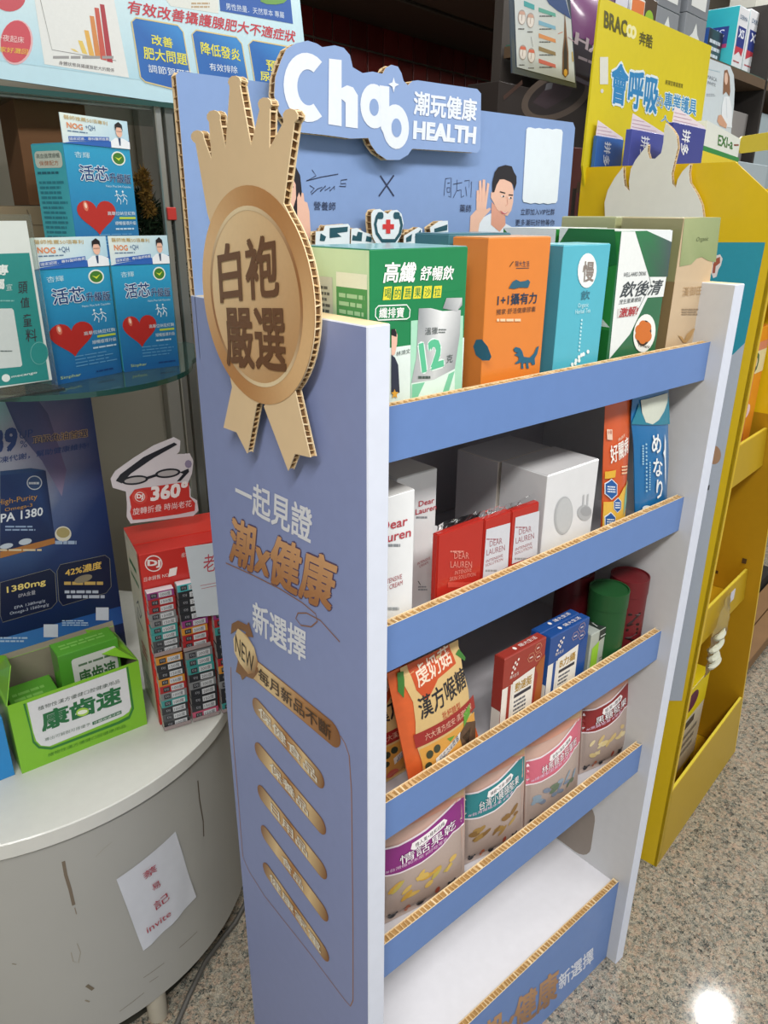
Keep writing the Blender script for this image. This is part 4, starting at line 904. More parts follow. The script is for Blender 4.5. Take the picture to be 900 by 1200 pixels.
small('small green carton standing upright in the green display box', A + ex * .095 + ey * .042 + UP * .0022, .104, .170, .05)
small('small green carton lying low at the left in the green display box', A + ex * .012 + ey * .03 + UP * .0022, .078, .098, .085)
# blue carton at the left edge
t, F, S, Tp = carton('carton', 'bright blue carton at the far left edge beside the green display box', 'box', A + ex * -.165 + ey * .005, -2.6, .155, .08, .118, '#1f84c6', ct='#3a9ad4'); F.bars(.1, .5, .9, .8, 3, '#d8ecf6', 1); F.build(t)

# navy poster behind the green box
A, ex, ey = frame((.047, .8495, CZ0), -6); b3 = crop(0, 450, 3.333)
t = thing('poster_board', 'navy fish oil poster board standing on the round counter', 'poster', A - ex * .15)
PW, PH = .38, .60
q = MB(); q.box(A - ex * PW, PW, .003, PH, mat('#1c3560', .35), ex, ey); q.build('poster_card', t)
q = MB(); q.box(A - ex * .2 + ey * .003, .06, .05, .2, mat('#b5a58a', .8), ex, ey); q.build('easel_back', t)
a = Art(A - ex * PW, ex, UP); a.frac(PW, PH)
GR_ = [(0, '#14264f #14264f #14264f #14264f'), (.17, '#14264f #14264f #14264f #14264f'), (.171, '#4a92cc #3c7cc0 #2f68b0 #28549c'), (.235, '#5a9cd0 #3c74b8 #2a5ca4 #244c90'), (.236, '#14264f #14264f #16284f #14244c'), (.42, '#16284f #182c58 #1a2f60 #16284f'),
       (.50, '#2c4a78 #34507e #22386a #182c5c'), (.65, '#8f9c7c #a9b0b4 #5a6a94 #1f3568'), (.76, '#c0c6ce #aab0c4 #7c80a4 #2a3f74'), (.86, '#b4c8cc #a8a8ba #7a7094 #34467a'), (1, '#6fb0b8 #84c8ca #4a5c84 #34507c')]
uu = (0, .6, .8, 1); vs = [(u * PW, v * PH) for v, _ in GR_ for u in uu]; cs = [lin(c) for _, r_ in GR_ for c in r_.split()]
a.raw(vs, [(j * 4 + i, j * 4 + i + 1, j * 4 + i + 5, j * 4 + i + 4) for j in range(len(GR_) - 1) for i in range(3)], cs, 0)
a.poly([(.62, 1), (.74, 1), (.80, .92), (.84, .74), (.80, .66), (.74, .78), (.66, .88)], ['#3a4a78', '#3a4a78', '#4a4c74', '#6c5f88', '#8c82a0', '#5c5c88', '#3a4a78'], 1)
a.px(b3)
a.text('39', (-28, 270), (64, 255), (-28, 185), '#24407c', bold=.05); a.text('UP', (76, 215), (128, 205), (76, 185), '#24407c'); a.text('%', (78, 250), (106, 246), (78, 222), '#24407c')
a.text('頂級魚油首選', (128, 235), (342, 205), (126, 205), '#2a3a68', bold=.016, outline=('#d8b470', .05)); a.text('凍代謝，幫助健康維持!', (0, 310), (345, 250), (0, 285), '#2f4680', bold=.014)
a.poly([(0, 352), (118, 332), (178, 338), (215, 608), (0, 665)], ['#1d3a70', '#2a4c84', '#1a2f5c', '#16264c', '#16264c'], 3); a.poly([(0, 340), (120, 328), (176, 336), (120, 344), (0, 356)], '#2c4c7c', 4)
a.text('High-Purity', (-12, 480), (145, 455), (-12, 452), '#c4923c', L=5); a.text('Omega-3', (18, 502), (126, 482), (18, 484), '#c4923c', L=5); a.text('EPA 1380', (-22, 545), (166, 512), (-22, 512), '#dfe6ee', L=5, bold=.02)
a.disc(134, 385, 30, 28, '#c9d0d8', 4); a.disc(134, 385, 26, 24, '#33507c', 5); a.bars(112, 395, 156, 378, 1, '#c9d0d8', 6)
a.bars(20, 575, 160, 550, 2, '#8ea4c4', 5); a.poly([(0, 680), (215, 622), (213, 600), (0, 655)], '#a9713c', 4); a.bars(0, 655, 205, 640, 1, '#d0c0a0', 5)
a.disc(98, 615, 26, 12, '#b9c4d0', 5, rot=-.2); a.disc(25, 632, 26, 10, '#b9c4d0', 5, rot=-.2)
a.disc(246, 585, 32, 30, '#d8d4c4', 3); a.disc(246, 580, 26, 20, '#a89a68', 4); a.bars(215, 632, 320, 605, 1, '#9cb0cc', 3)
for pl in ([(0, 775), (195, 722), (215, 740), (222, 850), (200, 875), (10, 930), (0, 900)], [(235, 705), (410, 668), (428, 682), (434, 790), (415, 815), (245, 865), (230, 845), (222, 730)]):
    a.poly(pl, '#151d3c', 2); a.line(pl, .0008, '#8c8a7c', 3, closed=True)
a.text('1380mg', (28, 822), (178, 788), (26, 792), '#e8d27c', L=4, bold=.02); a.text('EPA含量', (72, 835), (138, 820), (72, 818), '#b8b8c0', L=4); a.text('42%濃度', (255, 752), (396, 720), (254, 722), '#e8c060', L=4, bold=.016)
a.text('EPA 1380mg/g', (56, 882), (176, 852), (56, 868), '#b8c0d0', L=4); a.text('Omega-3 1560mg/g', (38, 905), (190, 868), (38, 890), '#b8c0d0', L=4)
a.bars(250, 790, 415, 765, 1, '#c9a860', 4); a.bars(252, 822, 410, 800, 1, '#b8c0d0', 4); a.bars(260, 842, 412, 818, 1, '#b8c0d0', 4); a.disc(325, 760, 36, 14, '#8c826c', 5, rot=-.3)
a.bars(0, 1010, 118, 985, 2, '#b4cce4', 3); a.bars(242, 945, 350, 920, 3, '#b4cce4', 3); a.rect(170, 938, 226, 988, '#d4dcea', 3); a.rect(374, 872, 424, 922, '#d4dcea', 3); a.build(t)

# red eyeglass display with stacks of small boxes
A, ex, ey = frame((.017, .6207, CZ0), -11.8); RD = mat('#c4302a', .35, coat=.3); CRM = mat('#cfc9b4', .5)
DW, DD, DH = .16, .13, .349
t = thing('eyeglass_display', 'red counter display tower for reading glasses with a glasses-shaped sign on top', 'display', A + ex * .08 + ey * .06)
q = MB(); q.box(A + ex * -.006, DW, DD, DH, RD, ex, ey, UP, [RD, RD, RD, CRM, RD, RD]); q.build('display_body', t, bevel=.001)
q = MB(); q.box(A + ex * -.006 + UP * DH + ey * .045, DW, DD - .045, .0012, mat('#cf3a30', .3, coat=.4), ex, ey); q.build('top_flap', t)
r7 = crop(130, 590, 4.444); a = Art(A, ex, UP).px(r7)
a.disc(222, 312, 46, 43, '#e8dedc', 1); a.disc(222, 312, 40, 37, '#b82c28', 2); a.T('DJ', 192, 332, 254, 294, '#e8dedc', bold=.05, L=4)
a.text('日本銷售 NO.', (172, 408), (305, 380), (172, 385), '#ead8d4'); a.text('1', (308, 378), (330, 372), (314, 340), '#f0e6e2', bold=.05); a.text('視力', (365, 282), (400, 275), (367, 258), '#ead8d4'); a.build(t)
a = Art(A + ey * DD - ex * .006, -ey, UP).frac(DD, DH); a.rect(.04, .04, .9, .96, '#d6d0bc', 0)
a.poly([(.9, 0), (1, 0), (1, 1), (.9, 1)], '#c4302a', 1); a.bars(.2, .83, .8, .88, 1, '#3a7a50', 2); a.bars(.2, .76, .8, .80, 1, '#3a7a50', 2); a.line([(.35, .62), (.5, .66), (.62, .60), (.5, .56), (.35, .60), (.3, .52), (.6, .50)], .004, '#333a38', 2); a.bars(.3, .30, .7, .4, 3, '#b8523c', 2); a.bars(.3, .1, .7, .2, 3, '#7c8a84', 2); a.build(t, 'printed_side')
# sign cut out as a pair of glasses
SO = A + ey * .055 + UP * DH
def suv(p): P = onp(b3(*p), SO, ey) - SO; return (P.dot(ex), P.z)
sp = [(510, 545), (495, 520), (496, 470), (492, 420), (440, 405), (432, 370), (450, 340), (520, 290), (600, 240), (680, 208), (705, 222), (702, 262), (690, 275), (742, 272), (755, 300), (750, 350), (735, 385), (745, 410), (745, 440), (770, 455), (775, 495), (755, 515), (640, 530)]
sg = MB(); sg.prism([SO + ex * suv(p)[0] + UP * suv(p)[1] for p in sp], ey * .0012, mat('#cfc8ce', .4)); so = sg.build('glasses_sign', t)
a = Art(SO, ex, UP).px(b3)
a.poly([(518, 530), (508, 500), (512, 480), (505, 440), (525, 412), (560, 405), (590, 402), (700, 385), (738, 385), (740, 440), (762, 465), (760, 495), (700, 508), (560, 528)], '#c4342e', 1)
a.disc(546, 440, 30, 28, '#cf4a40', 2); a.disc(546, 440, 20, 19, '#e8dcda', 3); a.disc(546, 440, 17, 16, '#c4342e', 4); a.T('DJ', 534, 450, 558, 430, '#f0e8e6', L=6, bold=.05)
a.text('360°', (590, 455), (728, 435), (592, 400), '#ece4e4', bold=.045, L=4); a.text('旋轉折疊 時尚老花', (518, 512), (748, 478), (518, 485), '#ecd8d8', L=4)
BKG = '#20222a'
a.poly([(452, 378), (470, 352), (560, 285), (680, 228), (692, 236), (600, 288), (510, 350), (475, 388)], BKG, 2)
for cx, cy, rx, ry in ((527, 375, 52, 18), (655, 348, 50, 18)): a.disc(cx, cy, rx, ry, BKG, 2, rot=-.12); a.disc(cx, cy, rx - 10, ry - 7, '#a9a4a6', 3, rot=-.12)
a.poly([(572, 362), (610, 350), (612, 360), (575, 372)], BKG, 3); a.poly([(700, 345), (735, 330), (738, 342), (705, 378), (690, 380), (715, 350)], BKG, 3); a.disc(735, 312, 14, 16, '#8a7f9a', 3, n=8); a.build(so, 'printed_artwork')
CN = dict(m='#8e3a78', r='#a3282c', g='#7c7e80', t='#3c8f8c', d='#4a4d50', o='#c98a34', k='#2c2e32', p='#b8506c', w='#d8d8dc', c='#4fb0b4')
NMC = dict(m='magenta', r='red', g='grey', t='teal', d='dark grey', o='orange', k='black', p='pink', w='white', c='turquoise')
ORD = ['topmost', 'second from the top', 'third from the top', 'fourth from the top', 'fifth from the top', 'sixth from the top', 'seventh from the top', 'eighth from the top', 'ninth from the top', 'tenth from the top', 'eleventh from the top', 'twelfth from the top', 'thirteenth from the top']
FP = A - ey * .020
def stack(where, u0, u1, z0, z1, seq, nums, topc=None):
    n = len(seq); hh = (z1 - z0 - .002) / n
    tr = thing('clear_tray', 'clear plastic tray under the %s' % where, 'tray', FP + ex * (u0 + u1) / 2 + UP * z0, 'clear trays')
    cm = mat('#c8b8b8', .15, trans=.5, ior=1.3, grain=0)
    q = MB(); q.box(FP + ex * (u0 - .001) + UP * z0 - ey * .003, u1 - u0 + .002, .022, .0015, cm, ex, ey); q.build('tray_floor', tr)
    q = MB(); q.box(FP + ex * (u0 - .001) + UP * (z0 + .0015) - ey * .003, u1 - u0 + .002, .001, .006, cm, ex, ey); q.build('tray_lip', tr)
    for k, cc in enumerate(seq):
        zz = z0 + .0018 + hh * (n - 1 - k); jx = random.uniform(-.0012, .0012)
        lab = '%s reading glasses box, %s in the %s' % (NMC[cc], ORD[k], where)
        P0 = FP + ex * (u0 + jx) + UP * zz
        g = thing('glasses_box', lab, 'box', P0, 'reading glasses boxes')
        m_ = mat(CN[cc], .3, coat=.3); mt = mat('#d8d4da', .35) if (k == 0 and topc) else m_
        q = MB(); q.box(P0, u1 - u0, .018, hh - .0006, m_, ex, ey, UP, [m_, m_, m_, mat('#b8b4b0', .4), mt, m_]); q.build('box_body', g, bevel=.0006)
        a = Art(P0, ex, UP).frac(u1 - u0, hh)
        a.rect(.42, .14, .9, .82, '#c9ccd0', 1); a.T(nums[k] + '度', .47, .24, .86, .72, '#3c3f44', L=2); a.rect(.12, .2, .36, .8, '#2b2d33', 1); a.T('DJ', .17, .32, .31, .68, '#a8aab0', L=2); a.build(g, 'price_label')
stack('upper left stack', -.004, .042, .1605, .285, 'mrrggttdd', ['200', '150', '150', '150', '150', '150', '150', '100', '100'], 1)
stack('lower left stack', -.003, .044, .002, .156, 'okkorgtkdk', ['150', '150', '150', '150', '100', '100', '100', '100', '100', '100'])
stack('upper middle stack', .0475, .094, .156, .288, 'ckkkkmorr', ['200', '200', '200', '200', '200', '200', '200', '200', '200'], 1)
stack('lower middle stack', .050, .099, .003, .152, 'gttkgkkkp', ['200', '200', '200', '200', '200', '200', '150', '150', '150'])
stack('right stack beside the display stand', .106, .150, .003, .22, 'mrtkkkrokgkkt', ['250'] * 13)
t = thing('paper_note', 'white paper note with red handwriting hung on the red eyeglass display', 'note', FP + ex * .09 + UP * .22)
NO = FP - ey * .006
q = MB(); q.prism([onp(r7(*p), NO, ey) for p in ((385, 228), (640, 190), (660, 570), (448, 592))], ey * .0005, mat('#c9d2da', .6)); q.build('paper', t)
a = Art(NO, ex, UP).px(r7); a.text('老花', (482, 362), (610, 340), (480, 268), '#b84450', L=1); a.line([(465, 428), (640, 395)], .0008, '#b84450'); a.line([(470, 444), (640, 408)], .0008, '#b84450'); a.build(t, 'handwriting')

# ------------------------------------------------------------------ glass shelf with heart cartons
GZ = 1.21; gc = V((-.015, .768, 0)); gl = mat('#7fa8a2', .04, trans=.92, grain=0, ior=1.45); ge = mat('#1f4a44', .15, grain=.05, coat=.5)
pts = [(gc.x + .204 * math.cos(math.radians(g)), gc.y + .204 * math.sin(math.radians(g))) for g in range(200, 341, 7)]
out = [(-.75, pts[0][1])] + [p for p in pts] + [(.262, .80), (.262, 1.2), (-.75, 1.2)]
t = thing('glass_shelf', 'greenish glass shelf with curved front holding the heart cartons', 'shelf', (0, .9, GZ))
q = MB(); q.prism([V((x, y, GZ)) for x, y in out], V((0, 0, -.008)), gl, ge); q.build('glass_pane', t)
q = MB(); q.box((.235, .885, .566), .012, .012, 1.06, mat('#9a9c98', .3, metal=.8)); q.box((-.6, 1.17, .57), .012, .012, 1.06, mat('#9a9c98', .3, metal=.8)); 
tag(q.build('shelf_post'), 'slim steel shelf posts rising behind the stand header', 'post') if 0 else None
for x, y, l_ in ((.243, .89, 'slim steel post between the glass shelves, nearest the display stand'), (-.60, .74, 'slim steel post at the outer left end of the glass shelves')):
    t = thing('shelf_post', l_, 'post', (x, y, .565)); q = MB(); q.box((x, y, .5655), .013, .013, 1.06, mat('#a4a6a2', .3, metal=.7)); q.build('post_tube', t, bevel=.002)
    q = MB(); q.box((x + .019, y, .5655), .016, .013, 1.06, mat('#7c7f7c', .35, metal=.5)); q.build('post_channel', t, bevel=.001)
    if x > 0:
        q = MB(); q.box((x + .004, y - .004, 1.435), .018, .004, .022, mat('#b82f28', .5)); q.build('red_clip', t, bevel=.001)
h3 = crop(0, 120, 3.43)
def heartbox(label, P0, yaw, w, h, d=.073, card=True, grp='heart capsule cartons'):
    t, F, S, Tp = carton('heart_carton', label, 'box', P0, yaw, w, d, h, '#1f84b8', cs='#47b4c2', ct='#5abccb', group=grp)
    F.poly([(0, 0), (1, 0), (1, 1), (0, 1)], ['#1c5f9e', '#1c5f9e', '#2a9cc6', '#2a9cc6'], 0)
    F.text('活芯', (.18, .70), (.60, .70), (.18, .83), '#1e4478', L=5, bold=.02, outline=('#e4eef4', .04)); F.text('升級版', (.62, .70), (.96, .69), (.62, .78), '#1a3a6c', L=5, bold=.015, outline=('#cfe2ee', .02))
    F.T('杏輝', .14, .89, .36, .94, '#bfe0ea'); F.T('Natto Plus Soft Capsules', .55, .645, .95, .67, '#c6e2ee')
    F.disc(.80, .91, .11, .062, '#e6ece0', 2); F.disc(.80, .91, .09, .05, '#3f7a30', 3); F.poly([(.74, .92), (.80, .89), (.86, .93), (.80, .91)], '#c8d840', 4)
    hp = []
    for k in range(36):
        g = 2 * math.pi * k / 36; x = 16 * math.sin(g) ** 3; y = 13 * math.cos(g) - 5 * math.cos(2 * g) - 2 * math.cos(3 * g) - math.cos(4 * g); hp.append((.36 + x * .0185, .40 + y * .0108))
    F.poly(hp, '#b42a26', 2); F.disc(.2, .48, .035, .045, '#d8745c', 3, rot=.4); F.disc(.2, .485, .018, .025, '#f0cdb8', 4, rot=.4)
    for ox in (0, .1): F.line([(.70 + ox, .60), (.72 + ox, .56), (.69 + ox, .52)], .0012, '#e0eef4', 2); F.line([(.72 + ox, .56), (.76 + ox, .535), (.75 + ox, .50)], .0012, '#e0eef4', 2); F.line([(.67 + ox, .575), (.72 + ox, .59), (.77 + ox, .57)], .001, '#e0eef4', 2); F.disc(.705 + ox, .615, .014, .01, '#e0eef4', 2)
    F.T('高單位納豆紅麴', .52, .40, .97, .435, '#d6e6ee', L=4); F.rect(.7, .365, .97, .385, '#b8cc48', 4); F.T('順暢循環升級', .62, .31, .97, .345, '#d6e6ee', L=4); F.bars(.62, .26, .97, .29, 1, '#b8d4e6', 4); F.bars(.35, .12, .95, .24, 4, '#5f9cc8', 4, fill=.3); F.T('Sinphar', .12, .035, .4, .07, '#bcd48c', L=4); F.bars(.62, .04, .95, .07, 1, '#16407c', 4); F.build(t)
    S.rect(.08, .80, .92, .94, '#cfd8cc', 1, r=.1); S.T('高血循環順暢', .14, .88, .86, .92, '#4a5a58', L=2); S.T('保健配方', .2, .82, .8, .86, '#b8683c', L=2); S.bars(.1, .74, .9, .78, 1, '#2a6a7c', 2); S.bars(.1, .1, .9, .70, 14, '#2f8496', 1); S.build(t, 'printed_side')
    if card:
        ex, ey = exy(yaw); C0 = V(P0) + UP * h; Lc = .042; q = MB(); q.box(C0 - ey * .0012, w, .001, Lc, mat('#c9dfe6', .4), ex, ey); k_ = q.build('header_card', t)
        a = Art(C0 - ey * .0012, ex, UP).frac(w, Lc); a.poly([(0, 0), (1, 0), (1, 1), (0, 1)], ['#d3e2e6', '#a9d0e4', '#bcdcea', '#e0ece4'], 0); a.poly([(0, 0), (1, .0), (1, .30), (.1, .06)], '#2a62b4', 1)
        a.text('醫師推薦50項專利', (.05, .80), (.68, .76), (.05, .94), '#c2a15c', L=3); a.text('NOG', (.08, .52), (.30, .50), (.08, .70), '#dc8a5a', L=3, bold=.03); a.text('+QH', (.34, .50), (.48, .49), (.34, .70), '#2d5c8c', L=3); a.bars(.08, .38, .45, .46, 1, '#5c7c9c', 2)
        a.poly([(.08, .08), (.68, .20), (.68, .36), (.08, .24)], '#2d5fb4', 2); a.text('國家認證．專科醫師推薦', (.09, .11), (.67, .235), (.09, .21), '#e6eef6', L=4)
        a.poly([(.70, 0), (.70, .22), (.78, .36), (.90, .36), (1, .26), (1, 0)], '#e8eef4', 3); a.poly([(.82, .36), (.86, .36), (.85, .10), (.83, .10)], '#33486a', 4); a.disc(.845, .58, .05, .19, SK, 5); a.poly([(.785, .62), (.79, .84), (.85, .94), (.90, .84), (.905, .62), (.88, .74), (.81, .74)], HR, 6); a.line([(.80, .60), (.89, .60)], .0005, HR, 7); a.build(k_, 'printed_artwork')
    return t
heartbox('blue heart capsule carton in the front row, left one beside the teal sign', (-.0769, .6407, GZ), 16, .125, .163)
heartbox('blue heart capsule carton in the front row, right one by the steel post', (.0458, .672, GZ), -1, .094, .163, d=.06)
heartbox('blue heart capsule carton standing highest, above and behind the front pair', (.040, .79, GZ + .164), 22, .138, .173)
heartbox('blue heart capsule carton hidden behind the front pair, under the highest one', (.040, .79, GZ), 22, .138, .1635, card=False)
# teal sign in a clear holder at the far left
A, ex, ey = frame((-.080, .625, GZ), 7); v6 = crop(0, 270, 5.714)
t = thing('leaflet_holder', 'teal leaflet with dark handwriting in a clear stand at the left edge', 'sign', A - ex * .08)
q = MB(); q.box(A - ex * .17 + UP * .012, .17, .0012, .215, mat('#d4dcd8', .4), ex, ey); q.build('leaflet', t)
q = MB(); clr = mat('#dfe8e4', .05, trans=.95, grain=0, ior=1.3); q.box(A - ex * .176 + ey * .0022, .184, .002, .235, clr, ex, ey); q.box(A - ex * .176 - ey * .02, .184, .05, .002, clr, ex, ey); q.build('clear_holder', t)
a = Art(A - ex * .17, ex, UP).px(v6); a.poly([(-300, 165), (195, 150), (328, 1000), (-300, 1080)], '#2c8a86', 1)
a.poly([(-120, 525), (78, 522), (90, 535), (148, 900), (138, 912), (-120, 935)], '#ccd6d4', 2); a.disc(262, 822, 60, 76, '#7cb8b2', 2); a.disc(262, 822, 57, 73, '#2c8a86', 3); a.disc(38, 988, 28, 26, '#dfe8e4', 3); a.text('mecango', (76, 992), (246, 962), (76, 976), '#d0e0dc', bold=.02, L=3)
a.text('專', (-20, 300), (52, 296), (-20, 232), '#dfe8e4', bold=.04, L=3); a.text('屬', (-34, 395), (26, 390), (-34, 332), '#dfe8e4', bold=.04, L=3); a.text('宣', (40, 404), (80, 400), (40, 360), '#b4d0cc', L=3); a.bars(0, 480, 118, 462, 1, '#7cb8b2', 3)
a.bars(0, 815, 82, 800, 1, '#5c6a68', 4)
for ch, bl, br, tl in (('頭', (120, 425), (182, 420), (120, 345)), ('值', (136, 520), (196, 515), (134, 450)), ('童', (155, 645), (212, 640), (150, 560)), ('料', (172, 745), (246, 742), (168, 660))): a.text(ch, bl, br, tl, '#3c2a36', L=4)
a.build(t)
# things standing further back on the glass shelf
def bx(name, label, cat, TL, TR, y, z0, d, yaw, cf, **k):
    ex, ey = exy(yaw); A0 = aty(TL, y); B0 = onp(TR, A0, ey); return carton(name, label, cat, (A0.x, A0.y, z0), yaw, (B0 - A0).dot(ex), d, A0.z - z0, cf, **k)
t, F, S, Tp = bx('cardboard_box', 'low brown cardboard tray box with checker strip behind the teal leaflet', 'box', (-60, 241), (86, 245), .93, GZ, .2, 0, '#8a7a60', ct='#7c6c54', rough=.8, coat=0)
w_ = 1; 
for j in range(2):
    for i in range(22): 
        if (i + j) % 2: F.rect(.02 + i * .044, .60 + j * .06, .064 + i * .044, .66 + j * .06, '#4a2a20', 1)
F.line([(.60, .98), (.63, .88), (.72, .88), (.75, .98)], .0015, '#5c4e3c', 1); F.build(t)
bz = aty((20, 241), .93).z
t, F, S, Tp = bx('cardboard_box', 'tall plain brown cardboard box behind the heart cartons', 'box', (13, 103), (97, 109), .96, bz + .001, .12, -4, '#6c4a2e', rough=.85, coat=0)
F.rect(.8, .93, .97, .99, '#8c3a24', 1); F.build(t)
# garland ornament
t = thing('garland_ornament', 'dark green garland ornament with an orange-brown reindeer shape behind the heart cartons', 'ornament', (.2, .98, GZ))
q = MB(); gm2 = [mat(c, .8) for c in ('#22331f', '#1a2818', '#2f4226')]; om = [mat(c, .7) for c in ('#8c6a2c', '#a47a34', '#6f4f20')]
def tuft(c, r, n, ms, l=.012):
    for _ in range(n):
        d = V((random.gauss(0, 1), random.gauss(0, 1), random.gauss(0, 1))).normalized(); p = V(c) + d * r * random.random() ** .4; e = p + (d + V((random.gauss(0, .5), random.gauss(0, .5), random.gauss(0, .5)))) * l
        s_ = d.cross(UP).normalized() * .0018; q.add([p - s_, p + s_, e], [(0, 1, 2)], random.choice(ms)); s_ = d.cross(s_).normalized() * .0018; q.add([p - s_, p + s_, e], [(0, 1, 2)], random.choice(ms))
for px_, r in (((174, 250), .026), ((185, 262), .024), ((168, 268), .028), ((178, 285), .028), ((186, 300), .022), ((205, 320), .018), ((208, 345), .017), ((210, 370), .017), ((207, 392), .016), ((165, 235), .014)):
    tuft(aty(px_, .97), r, 380, gm2)
q.build('fir_garland', t, kind='stuff'); q = MB()
for px_, r in (((167, 210), .010), ((171, 218), .010), ((170, 228), .009), ((173, 238), .010), ((175, 247), .010), ((161, 211), .006), ((168, 203), .006)): tuft(aty(px_, .95), r, 160, om, .006)
q.build('twig_figure', t, kind='stuff')
q = MB(); b0 = aty((180, 300), .97); q.tube([(b0.x, b0.y, GZ), (b0.x, b0.y, b0.z), aty((172, 240), .97)], .006, gm2[1]); q.build('stem', t)
# cabinet back panels behind the shelves
q = MB(); q.box((-1.0, 1.39, 0), 1.56, .03, 2.3, mat('#a39e90', .5, grain=.06, gscale=3)); 
t = thing('cabinet', 'grey beige cabinet back wall behind the glass shelves', 'cabinet', (-.3, 1.4, 0)); q.build('back_panel', t)
for x in (-.9, -.25, .42):
    q = MB(); q.box((x, 1.355, .0), .055, .034, 2.3, mat('#a7a59d', .4)); q.build('upright', t, bevel=.003)
q = MB(); q.box((.53, 1.0, 0), .03, .39, 2.3, mat('#7d7a72', .5)); q.build('side_panel', t)
# upper glass shelf and the light blue poster on it
UZ = 1.628
t = thing('glass_shelf', 'upper glass shelf under the light blue poster', 'shelf', (0, 1.0, UZ))
q = MB(); q.prism([V(p) for p in ((-.75, .875, UZ), (.40, .875, UZ), (.40, 1.2, UZ), (-.75, 1.2, UZ))], V((0, 0, -.008)), gl, ge); q.build('glass_pane', t)
q = MB(); q.box((-.72, .90, UZ - .012), 1.1, .012, .0035, mat('#9a9c98', .3, metal=.7)); q.build('rail', t)
A, ex, ey = frame((-.3, .895, UZ), 3)
t = thing('poster_board', 'light blue health poster with bar chart above the glass shelves', 'poster', A + ex * .35)
def pq(p): return onp(p, A, ey)
q = MB(); q.prism([A - ex * .2, pq((207, 122)) + ex * .21, pq((362, 70)) + UP * .0, pq((350, -40)), pq((-200, -160))], ey * .005, mat('#bcdce8', .4))
qq = [pq(p) for p in ((-170, 68), (-170, -160), (345, -60), (359, 72), (362, 144))]; q = MB(); q.prism(qq, ey * .005, mat('#bcdce8', .4), mat('#8aa0a8', .5)); q.build('poster_card', t)
z1 = crop(0, 0, 2.5); a = Art(A, ex, UP).px(z1)
a.poly([(-200, -80), (870, -80), (885, 120), (885, 300), (-200, 150)], ['#cfe6ec', '#cfe6ec', '#b4d8e6', '#a9d2e2', '#b4d8e6'], 0)
a.poly([(95, -40), (330, -20), (378, 228), (130, 188)], '#dfe2e0', 1); a.line([(118, 0), (152, 146), (340, 178)], .001, '#8c8c8c', 2)
for k, (x, h0) in enumerate(((205, 142), (228, 118), (246, 88), (262, 46), (276, 22), (292, 12))):
    yb_ = 150 + k * 6; x1 = x + 5 + k * 5; c_ = ('#e0c878', '#dfc468', '#dcae58', '#d08a50', '#c2584a', '#a93a44')[k]
    a.poly([(x, h0), (x + 13, h0 + 2), (x + 26 + k * 2.4, yb_ + 4), (x + 11 + k * 2, yb_)], c_, 2)
a.text('身體狀態與攝護腺肥大的關係', (172, 190), (334, 212), (172, 178), '#5c5456'); a.bars(155, 160, 340, 176, 1, '#9a9a9a', 2)
a.disc(28, -6, 46, 40, '#c4525c', 2); a.disc(48, 124, 48, 66, '#dfb0b4', 1, rot=.1); a.disc(46, 122, 44, 62, '#c9505c', 2, rot=.1); a.text('一夜起床', (-14, 118), (70, 128), (-14, 98), '#eed4d2', L=4); a.text('回家好灘回', (-24, 150), (80, 160), (-22, 134), '#e8c850', L=4)
a.text('有效改善攝護腺肥大不適症狀', (372, 38), (862, 124), (376, 0), '#c03a48', L=3, bold=.018)
for x0, y0, x1, y1, in ((385, 52, 550, 268), (562, 88, 722, 300), (728, 118, 880, 330)):
    dy = (x1 - x0) * .17
    pl = [(x0, y0 + 12), (x0 + 12, y0), (x1 - 30, y0 + dy - 6), (x1 - 14, y0 + dy + 14), (x1 + 14, y1 - 10), (x1, y1 + 4), (x0 + 40, y1 - dy), (x0 + 26, y1 - dy - 14)]
    a.poly(pl, ['#2a6ab4', '#2a6ab4', '#3a8cd0', '#2f86cc', '#2458a8', '#2458a8', '#2a68b4', '#2a68b4'], 2); a.line(pl, .0022, '#d6c48a', 3, closed=True)
YL_ = '#e0dc50'
a.text('改善', (445, 130), (506, 142), (442, 100), YL_, L=4, bold=.016); a.text('肥大問題', (422, 172), (548, 192), (418, 136), YL_, L=4, bold=.016); a.text('調節賀爾蒙', (436, 212), (568, 232), (432, 188), '#dfeaf4', L=4)
a.text('降低發炎', (590, 158), (704, 180), (586, 122), YL_, L=4, bold=.016); a.text('有效排除', (614, 206), (696, 216), (612, 184), '#dfeaf4', L=4); a.text('預防', (782, 206), (842, 214), (778, 174), YL_, L=4, bold=.016); a.text('尿滯留', (764, 236), (850, 246), (760, 208), YL_, L=4, bold=.016)
a.poly([(640, -30), (850, -10), (858, 70), (645, 32)], '#2f5ca8', 2); a.text('男性熱量．天然草本 專屬', (662, 28), (832, 54), (660, 8), '#cfdcec', L=3); a.disc(800, 0, 40, 14, '#6a9a50', 4, n=9)
a.poly([(470, -20), (640, -20), (640, 40), (500, 18)], '#d8dcd6', 1); a.bars(560, 5, 630, 25, 2, '#b8a080', 2); a.build(t)
